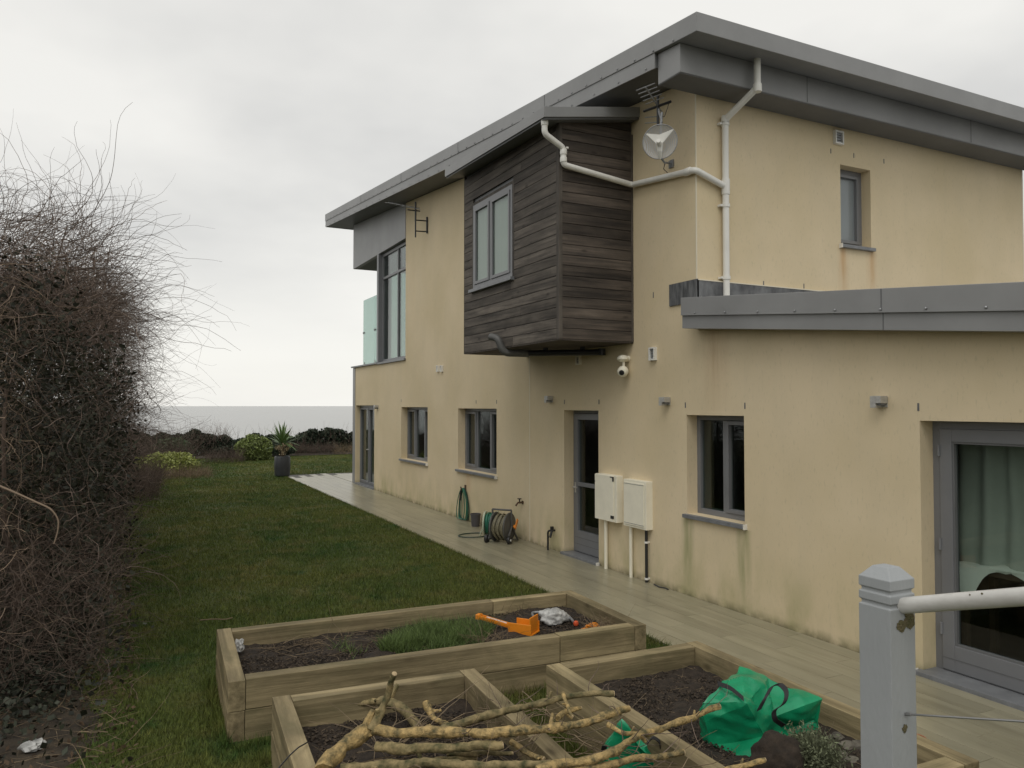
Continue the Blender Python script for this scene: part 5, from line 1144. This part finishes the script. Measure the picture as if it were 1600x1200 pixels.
# ================================================================== POST AND HANDRAIL
d_ = _ray(1386, 1000); pc = CAM + d_*2.08; PX, PY = pc.x, pc.y; PT = (CAM + _ray(1382, 884)*2.08).z
po = empty('handrail_post', (PX, PY, 0.0), 'grey painted square post with grooved pyramid top', 'post')
hw = 0.049
def sq(mb, r, z):
    for i, j in ((-1,-1),(1,-1),(1,1),(-1,1)): mb.v.append((PX+i*r, PY+j*r, z))
mb = MB(); prof = [(hw,0.0),(hw,PT-0.105),(hw-0.005,PT-0.102),(hw-0.005,PT-0.094),(hw,PT-0.091),(hw,PT-0.070),(hw-0.005,PT-0.067),(hw-0.005,PT-0.059),(hw,PT-0.056),(hw,PT-0.030),(hw-0.003,PT-0.027),(0.024,PT-0.001),(0.018,PT)]
for r_, z_ in prof: sq(mb, r_, z_)
for i in range(len(prof)-1):
    for j in range(4): mb.f.append((i*4+j, i*4+(j+1)%4, (i+1)*4+(j+1)%4, (i+1)*4+j))
mb.f.append((3,2,1,0)); k_ = (len(prof)-1)*4; mb.f.append((k_,k_+1,k_+2,k_+3))
mb.build('shaft', 'post', po, bevel=0.0022)
def patch(cx, cz, ax_, az_, seed):
    mb = MB(); n_ = 22; c = (cx, PY-hw-0.0018, cz); mb.v.append(c)
    for i in range(n_):
        a = 2*math.pi*i/n_; rr = 1+0.5*mnoise.noise(Vector((math.cos(a)*2+seed, math.sin(a)*2, seed))); mb.v.append((min(cx+ax_*rr*math.cos(a), PX+hw-0.001), PY-hw-0.0012, cz+az_*rr*math.sin(a)))
    for i in range(n_): mb.f.append((0, 1+i, 1+(i+1)%n_))
    mb.build('moss_patch', 'moss', po, fix=False)
patch(PX+0.024, PT-0.135, 0.022, 0.026, 1.0); patch(PX-0.008, PT-0.15, 0.02, 0.016, 3.0); patch(PX+0.0, PT-0.42, 0.010, 0.011, 5.0)
ra = CAM + _ray(1424, 947)*2.03; rb_z = None
ra = Vector((PX+0.006, PY-hw+0.004, ra.z)); dd = _ray(1600, 930); tt = (ra.x)/dd.x; rb = CAM + dd*tt
sl = (rb.z-ra.z)/(rb.y-ra.y)
hr = empty('handrail', ra, 'white painted metal handrail running from grey post', 'handrail')
yend = -0.62; rb2 = Vector((ra.x, yend, ra.z+sl*(yend-ra.y)))
mb = MB(); dirv = (rb2-ra).normalized(); sx = Vector((1,0,0)); uz = dirv.cross(sx).normalized(); uz = uz if uz.z > 0 else -uz
prof = []
for i in range(20):
    a = 2*math.pi*i/20; x_, z_ = 0.024*math.cos(a), 0.024*math.sin(a)
    if z_ > 0.016: z_ = 0.016 + (z_-0.016)*0.35
    prof.append((x_, z_))
for p_ in (ra, rb2):
    for x_, z_ in prof: mb.v.append(tuple(p_+sx*x_+uz*z_))
for i in range(20): mb.f.append((i, (i+1)%20, 20+(i+1)%20, 20+i))
mb.f.append(tuple(range(19,-1,-1))); mb.f.append(tuple(range(20,40))); mb.build('rail', 'rail', hr, smooth=True)
for t, s_ in ((0.10, 0.0022), (0.115, 0.003), (0.17, 0.0018)):
    q = ra.lerp(rb2, t)+uz*0.012-sx*0.021; MB().lathe(q, [(s_,0),(s_*0.6,0.0015)], 8, -sx).build('paint_chip', 'moss', hr)
ca = CAM + _ray(1428, 1117)*2.03; ca = Vector((PX+0.004, PY-hw+0.003, ca.z)); cb_ = Vector((ca.x, yend, ca.z+sl*(yend-ca.y)))
cbl = MB().tube([ca, cb_], 0.0028, 6).build('railing_cable', 'cable', None); tag(cbl, 'thin steel cable stretched below the white handrail', 'cable')
MB().tube([ca, ca+(cb_-ca).normalized()*0.02], 0.005, 8).build('ferrule', 'cable', cbl)
pe = MB().box(ra.x-hw, ra.x+hw, yend-0.09, yend+0.01, 0, rb2.z+0.1).build('handrail_post', 'post', None, bevel=0.003); tag(pe, 'grey painted post at the upper end of the handrail', 'post')
# steps and deck the viewer stands on
st = empty('garden_steps', (0.6, -0.4, 0), 'timber garden steps beside the handrail', 'steps')
for i in range(3):
    y1_ = 0.85-0.42*i; z1_ = 0.16*(i+1); MB().box(-0.3, 1.72, y1_-0.42, y1_, 0.0, z1_).build('step', 'deck', st)
MB().box(-1.2, 2.3, -3.0, -0.43, 0.0, 0.58).build('deck', 'deck', st)

# ================================================================== THE TALL HEDGE ON THE LEFT
def hedge_top(y): return 3.95 + 0.09*(y-7) + 0.22*math.sin(y*0.9) - 1.2*max(0, (y-17.6)/2.0)**2
hd_ = empty('tall_hedge', (-1.6, 11, 0), 'tall overgrown dark hedge with bare whippy twigs beside the lawn', 'hedge')
def inhedge(n, y0, y1, xr, xl, top=1.0, power=1.0):
    y = rng.uniform(y0, y1, n); t = rng.uniform(size=n)
    ht = np.array([hedge_top(v) for v in y])*top; z = ht*rng.uniform(0.03, 1, n)**power
    r_ = z/ht; face = xr - 0.85*np.clip(r_-0.62, 0, 1)**1.2*2.6 - 0.18*(1-np.clip(r_*4,0,1)) + 0.18*np.sin(y*1.3)+0.12*np.sin(y*3.1+z*2)
    x = face - t*(face-xl); return np.stack([x, y, z], 1)
def clumpmask(p, sc, th):
    return np.array([mnoise.fractal(Vector((a*sc, b_*sc, c*sc)), 1.0, 2.0, 2) > th for a, b_, c in p])
c = inhedge(210000, 6.6, 19.4, 0.0, -2.7, 0.88); z_r = c[:,2]
keep = clumpmask(c, 1.25, -0.12) & ((rng.uniform(size=len(c)) < np.where(c[:,2] < 2.8, 0.95, 0.62)))
c = c[keep]; arrmesh('foliage', leaves(c, 0.05, 0.5), 4, 'leaf_dark', hd_, WORLD[hd_])
c = inhedge(7000, 6.6, 18.9, 0.05, -1.2, 0.3); c = c[clumpmask(c, 1.0, 0.12)]; arrmesh('ivy', leaves(c, 0.038, 0.8), 4, 'leaf_ivy', hd_, WORLD[hd_])
# main stems
for i in range(30):
    y = rng.uniform(6.9, 18.9); x = rng.uniform(-2.4, -0.8); h_ = hedge_top(y)*rng.uniform(0.7, 0.95); pts = [(x, y, 0)]
    for k_ in range(1, 9): pts.append((pts[-1][0]+rng.normal(0.02,0.09), pts[-1][1]+rng.normal(0,0.1), h_*k_/8))
    MB().tube(pts, (0.028, 0.006), 6).build('stem', 'twig_brown', hd_)
# bare whips: a tangle over the face, arching out at the top and to the lawn
n_ = 6500; s_ = inhedge(n_, 6.4, 19.3, 0.06, -2.4, 0.9, 0.7); d = rng.normal(size=(n_,3))*0.6; d[:,0] += 0.55; d[:,2] += 0.35; d[:,1] += 0.1
q, _ = whips(s_, d, rng.uniform(0.3, 0.8, n_), rng.uniform(0.0016, 0.0034, n_), 12, 0.42, 0.02); arrmesh('twigs', q, 4, 'twig', hd_, WORLD[hd_])
n_ = 6000; y = rng.uniform(6.4, 19.2, n_); ht = np.array([hedge_top(v) for v in y]); fr = rng.uniform(0.66, 0.92, n_)
s_ = np.stack([rng.uniform(-2.4, -0.1, n_) - np.clip(fr-0.8,0,1)*1.5, y, ht*fr], 1); d = rng.normal(size=(n_,3))*0.45; d[:,0] += 0.75; d[:,2] += 0.65
q, _ = whips(s_, d, rng.uniform(0.4, 1.25, n_), rng.uniform(0.0018, 0.0038, n_), 16, 0.34, 0.03); arrmesh('twigs', q, 4, 'twig', hd_, WORLD[hd_])
n_ = 1300; y = rng.uniform(9, 19.3, n_); ht = np.array([hedge_top(v) for v in y]); fr = rng.uniform(0.3, 0.85, n_)
s_ = np.stack([rng.uniform(-0.5, 0.12, n_), y, ht*fr], 1); d = rng.normal(size=(n_,3))*0.4; d[:,0] += 0.9; d[:,2] += 0.35
q, _ = whips(s_, d, rng.uniform(0.4, 1.3, n_), rng.uniform(0.0018, 0.0034, n_), 16, 0.32, 0.04); arrmesh('twigs', q, 4, 'twig', hd_, WORLD[hd_])
# paler nearer shoots
n_ = 420; y = rng.uniform(5.8, 9.5, n_); s_ = np.stack([rng.uniform(-1.2, -0.45, n_)-0.02*y, y, rng.uniform(0.7, 3.2, n_)], 1); d = rng.normal(size=(n_,3))*0.8; d[:,0] += 0.35
q, _ = whips(s_, d, rng.uniform(0.35, 0.9, n_), rng.uniform(0.0018, 0.003, n_), 14, 0.42, 0.05); arrmesh('pale_shoots', q, 4, 'twig_pale', hd_, WORLD[hd_])
pts = [S(-60,735,6.4), S(20,768,6.2), S(55,784,6.15), S(80,795,6.1), S(92,812,6.1), S(90,832,6.1), S(84,850,6.1)]
MB().tube(arcpath(pts, 0.08), (0.008, 0.004), 6).build('pale_shoot', 'twig_pale', hd_, smooth=True)
# brown scrub at the hedge foot
n_ = 7000; y = rng.uniform(6.0, 19.3, n_); s_ = np.stack([rng.uniform(-1.0, 0.0, n_)-0.012*y, y, rng.uniform(0.0, 1.1, n_)], 1); d = rng.normal(size=(n_,3))*0.7; d[:,2] = np.abs(d[:,2]); d[:,0] += 0.25
q, _ = whips(s_, d, rng.uniform(0.2, 0.8, n_), rng.uniform(0.0016, 0.003, n_), 10, 0.38, 0.05); arrmesh('base_twigs', q, 4, 'twig_brown', hd_, WORLD[hd_])
# litter on the border soil
n_ = 1500; s_ = np.stack([rng.uniform(-1.6, 0.12, n_), rng.uniform(3.0, 14, n_), rng.uniform(0.02, 0.06, n_)], 1); d = rng.normal(size=(n_,3)); d[:,2] *= 0.12
q, _ = whips(s_, d, rng.uniform(0.08, 0.5, n_), rng.uniform(0.0015, 0.004, n_), 6, 0.2); tag(arrmesh('fallen_twigs', q, 4, 'dry', None, (-0.6,8,0.02)), 'dead twigs strewn on the soil under the tall hedge', 'twigs', kind='stuff')
n_ = 5000; c = np.stack([rng.uniform(-1.8, 0.1, n_), rng.uniform(3.0, 15, n_), rng.uniform(0.02, 0.05, n_)], 1)
M['deadleaf'] = mat('dead_leaves', (0.085, 0.055, 0.032), 0.9, island=0.6); tag(arrmesh('dead_leaves', leaves(c, 0.04, 0.6), 4, 'deadleaf', None, (-0.6,8,0.02)), 'brown dead leaves under the tall hedge', 'dead leaves', kind='stuff')
n_ = 2600; c = np.stack([rng.normal(-0.62, 0.22, n_), rng.normal(7.2, 0.8, n_), rng.uniform(0.03, 0.22, n_)], 1)
tag(arrmesh('ground_ivy', leaves(c, 0.045, 0.8), 4, 'leaf_ivy', None, (-0.6,7.2,0.02)), 'low grey-green ivy spreading under the tall hedge', 'ivy', kind='stuff')
p = onZ(52, 1167, 0.05); lump('plastic_scrap', (p.x, p.y, 0.055), (0.075, 0.05, 0.045), 'whitebag', 'torn clear plastic scrap on the bare border soil', 'litter', 0.7, 6, 3, seed=9.2)
p = onZ(33, 1015, 0.1); lump('stone', (p.x, p.y, 0.08), (0.10, 0.09, 0.11), 'stone', 'mossy block stone at the foot of the tall hedge', 'stone', 0.25, 2, 2, seed=3.3)
p = onZ(193, 787, 0.03); lump('stone', (p.x, p.y, 0.05), (0.16, 0.14, 0.07), 'stone', 'pale flat stone at the lawn edge past the hedge', 'stone', 0.3, 2, 2, seed=5.3)
MB().tube(arcpath([onZ(u, v, 0.05) for u, v in ((312,969),(335,967),(352,968),(363,965))], 0.1), 0.006, 5).build('fallen_stick', 'dry'); tag(bpy.data.objects['fallen_stick'], 'thin dry stick on the lawn by the long bed', 'stick')

# ================================================================== FAR GARDEN
def shrub(name, c, size, n, leaf, m, lab, cat='shrub', stems=10, dome=True, group=None, ls=0.6):
    e = empty(name, c, lab, cat, group); v = rng.normal(size=(n,3)); v /= np.linalg.norm(v, axis=1)[:,None]; r_ = rng.uniform(0.55, 1, n)**0.5
    bump_ = np.array([1+0.22*mnoise.noise(Vector((a*2.6+c[0], b_*2.6+c[1], d2*2.6))) for a, b_, d2 in v])
    p_ = v*(r_*bump_)[:,None]*np.array(size)*np.array([1,1,0.55]); p_[:,2] = p_[:,2] + size[2]*0.45; p_ = p_[p_[:,2] > 0.02]
    arrmesh('foliage', leaves(p_+np.array(c), leaf, ls), 4, m, e, WORLD[e])
    for i in range(stems):
        a = rng.uniform(0, 6.28); t_ = Vector((c[0]+size[0]*0.6*math.cos(a)*rng.uniform(0.2,1), c[1]+size[1]*0.6*math.sin(a), c[2]+size[2]*0.6)); MB().tube([(c[0]+rng.normal(0,0.05), c[1]+rng.normal(0,0.05), c[2]-0.02), t_], (0.02, 0.006), 5).build('stem', 'twig_brown', e)
    return e
def brown(name, c, size, n, h, m, lab, up=0.8):
    e = empty(name, c, lab, 'shrub'); s_ = np.array(c)+rng.uniform(-1, 1, size=(n,3))*np.array([size[0], size[1], 0]); s_[:,2] = c[2]+rng.uniform(0, h*0.4, n); d = rng.normal(size=(n,3))*0.6; d[:,2] = np.abs(d[:,2])+up
    q, _ = whips(s_, d, h*rng.uniform(0.4, 1.1, n), rng.uniform(0.003, 0.006, n), 7, 0.25, 0.03); arrmesh('twigs', q, 4, m, e, WORLD[e]); return e
# clipped dark hedge along the seaward end
fh = empty('boundary_hedge', (8, 36.2, 0), 'dark clipped hedge along the seaward end of the lawn', 'hedge')
n_ = 62000; x = rng.uniform(-4, 20, n_); ht = 0.86+0.13*np.sin(x*0.9)+0.09*np.sin(x*2.3+1)+0.07*np.sin(x*5.1)+0.05*np.sin(x*9.7); z = ht*rng.uniform(0.0,1,n_)**0.8; yy = 35.4+rng.uniform(0,1.5,n_)+0.25*(z/ht)
arrmesh('foliage', leaves(np.stack([x,yy,z],1), 0.13, 0.6), 4, 'leaf_hedge', fh, WORLD[fh])
n_ = 500; s_ = np.stack([rng.uniform(-4, 16, n_), rng.uniform(35.4, 36.6, n_), rng.uniform(0.4, 0.85, n_)], 1); d = rng.normal(size=(n_,3))*0.35; d[:,2] = 1
q, _ = whips(s_, d, rng.uniform(0.25, 0.7, n_), 0.006, 5, 0.2); arrmesh('twigs', q, 4, 'twig', fh, WORLD[fh])
bs2 = sheet('border_soil', -4, 20, 33.6, 36.6, 0.02, 'litter', 30, 8, 0.03, 0.8)
def gpt(u, v): q = onZ(u, v, 0.0); return (q.x, q.y, 0.0)
q = gpt(397, 719); shrub('round_shrub', q, (0.72, 0.6, 1.0), 5200, 0.085, 'leaf_lime', 'rounded lime-green shrub in front of the dark hedge')
q = gpt(262, 742); shrub('golden_shrub', q, (0.95, 0.8, 0.72), 5200, 0.085, 'leaf_yellow', 'low golden-yellow shrub in the brown border')
shrub('green_shrub', (1.55, 30.5, 0), (0.75, 0.7, 1.0), 3600, 0.11, 'leaf_mid', 'green leafy shrub behind the golden one', ls=0.5)
shrub('grey_shrub', (5.0, 33.8, 0), (1.6, 0.7, 0.62), 4200, 0.10, 'leaf_hedge', 'low grey-green shrub beside the rounded lime shrub')
brown('brown_shrub', (0.30, 20.6, 0), (0.45, 1.6, 0), 800, 0.55, 'twig_brown', 'brown leafless shrub just past the tall hedge')
brown('brown_shrub', (0.35, 23.6, 0), (0.6, 1.5, 0), 900, 0.62, 'twig_brown', 'tall brown leafless shrub behind the lawn edge stone')
brown('brown_shrub', (1.7, 25.2, 0), (0.7, 0.8, 0), 700, 0.34, 'dry', 'low tan dead perennials in front of the golden shrub')
brown('brown_shrub', (0.2, 29.5, 0), (2.0, 1.5, 0), 1800, 1.25, 'twig_brown', 'wide brown leafless thicket behind the golden shrub')
brown('brown_shrub', (3.4, 31.0, 0), (0.7, 0.6, 0), 450, 0.6, 'twig_brown', 'small brown bare shrub between golden and lime shrubs')
brown('brown_shrub', (7.6, 34.4, 0), (1.0, 0.4, 0), 600, 0.6, 'twig_brown', 'brown dead border behind the cordyline planter')
brown('brown_shrub', (10.2, 34.0, 0), (1.9, 0.4, 0), 900, 0.5, 'dry', 'tan dead border stems along the dark hedge foot')
brown('brown_shrub', (3.2, 35.6, 0.5), (0.9, 0.5, 0), 160, 0.95, 'twig', 'thin bare saplings rising through the dark hedge')
brown('brown_shrub', (-1.6, 23.5, 0), (1.1, 4.0, 0), 5200, 2.1, 'twig_brown', 'dense brown thicket along the border beyond the tall hedge')
# planter with cordyline
q = onZ(441, 745, 0.01); PXc = (q.x+0.02, q.y+0.12)
e = empty('planter', (PXc[0], PXc[1], 0.01), 'tall dark grey square planter at the corner of the paving', 'planter')
mb = MB()
for r_, z_ in ((0.17,0.01),(0.21,0.05),(0.225,0.3),(0.22,0.6),(0.20,0.63),(0.185,0.62),(0.18,0.55)):
    for i in range(24):
        a = 2*math.pi*i/24; k_ = (abs(math.cos(a))**4+abs(math.sin(a))**4)**-0.25; mb.v.append((PXc[0]+r_*k_*math.cos(a), PXc[1]+r_*k_*math.sin(a), z_))
for i in range(6):
    for j in range(24): mb.f.append((i*24+j, i*24+(j+1)%24, (i+1)*24+(j+1)%24, (i+1)*24+j))
mb.f.append(tuple(range(23,-1,-1))); mb.f.append(tuple(range(6*24, 7*24))); mb.build('pot', 'pot_grey', e, smooth=True)
MB().lathe((PXc[0], PXc[1], 0.56), [(0.175,0),(0.17,0.03),(0.05,0.045)], 16).build('compost', 'soil', e)
co = empty('cordyline', (PXc[0], PXc[1], 0.58), 'spiky green cordyline growing in the grey planter', 'plant')
MB().tube([(PXc[0], PXc[1], 0.57), (PXc[0]+0.02, PXc[1], 0.85), (PXc[0]-0.01, PXc[1], 1.06)], (0.04, 0.03), 8).build('trunk', 'twig_brown', co)
for i in range(70):
    a = rng.uniform(0, 6.28); el = R(rng.uniform(-5, 85)); L0 = rng.uniform(0.5, 0.85); d = Vector((math.cos(a)*math.cos(el), math.sin(a)*math.cos(el), math.sin(el))); sdv = d.cross(Vector((0,0,1))).normalized() if abs(d.z) < 0.98 else Vector((1,0,0))
    p0 = Vector((PXc[0]-0.01, PXc[1], 1.02+rng.uniform(-0.12, 0.05))); mb = MB(); prev = None
    for k_ in range(7):
        t = k_/6; w = 0.024*math.sin(math.pi*min(0.999, 0.12+0.88*t))+0.001; p_ = p0 + d*L0*t + Vector((0,0,-0.22*L0*t*t*(1-0.6*math.sin(el)))); mb.v += [tuple(p_-sdv*w), tuple(p_+sdv*w)]
        if k_: b_ = 2*k_; mb.f.append((b_-2, b_-1, b_+1, b_))
    mb.build('leaf', 'leaf_cord', co, fix=False)
hy = empty('dried_flowers', (PXc[0]+0.08, PXc[1]-0.1, 0.58), 'pale dried flower heads around the cordyline trunk', 'plant')
for i in range(9):
    a = rng.uniform(0, 6.28); r_ = rng.uniform(0.08, 0.3); t_ = Vector((PXc[0]+0.05+r_*math.cos(a), PXc[1]-0.08+r_*math.sin(a)*0.5, rng.uniform(0.72, 1.0))); MB().tube([(PXc[0]+0.03*math.cos(a), PXc[1]+0.03*math.sin(a), 0.57), t_], 0.006, 5).build('stem', 'dry', hy)
    c = np.array(t_)+rng.normal(size=(70,3))*0.032; arrmesh('flower_head', leaves(c, 0.035, 0.8), 4, 'dryflower', hy, WORLD[hy])
# clear leftover marker properties from mesh objects
for o in list(bpy.data.objects):
    if o.type == 'MESH' and '_out' in o: del o['_out']
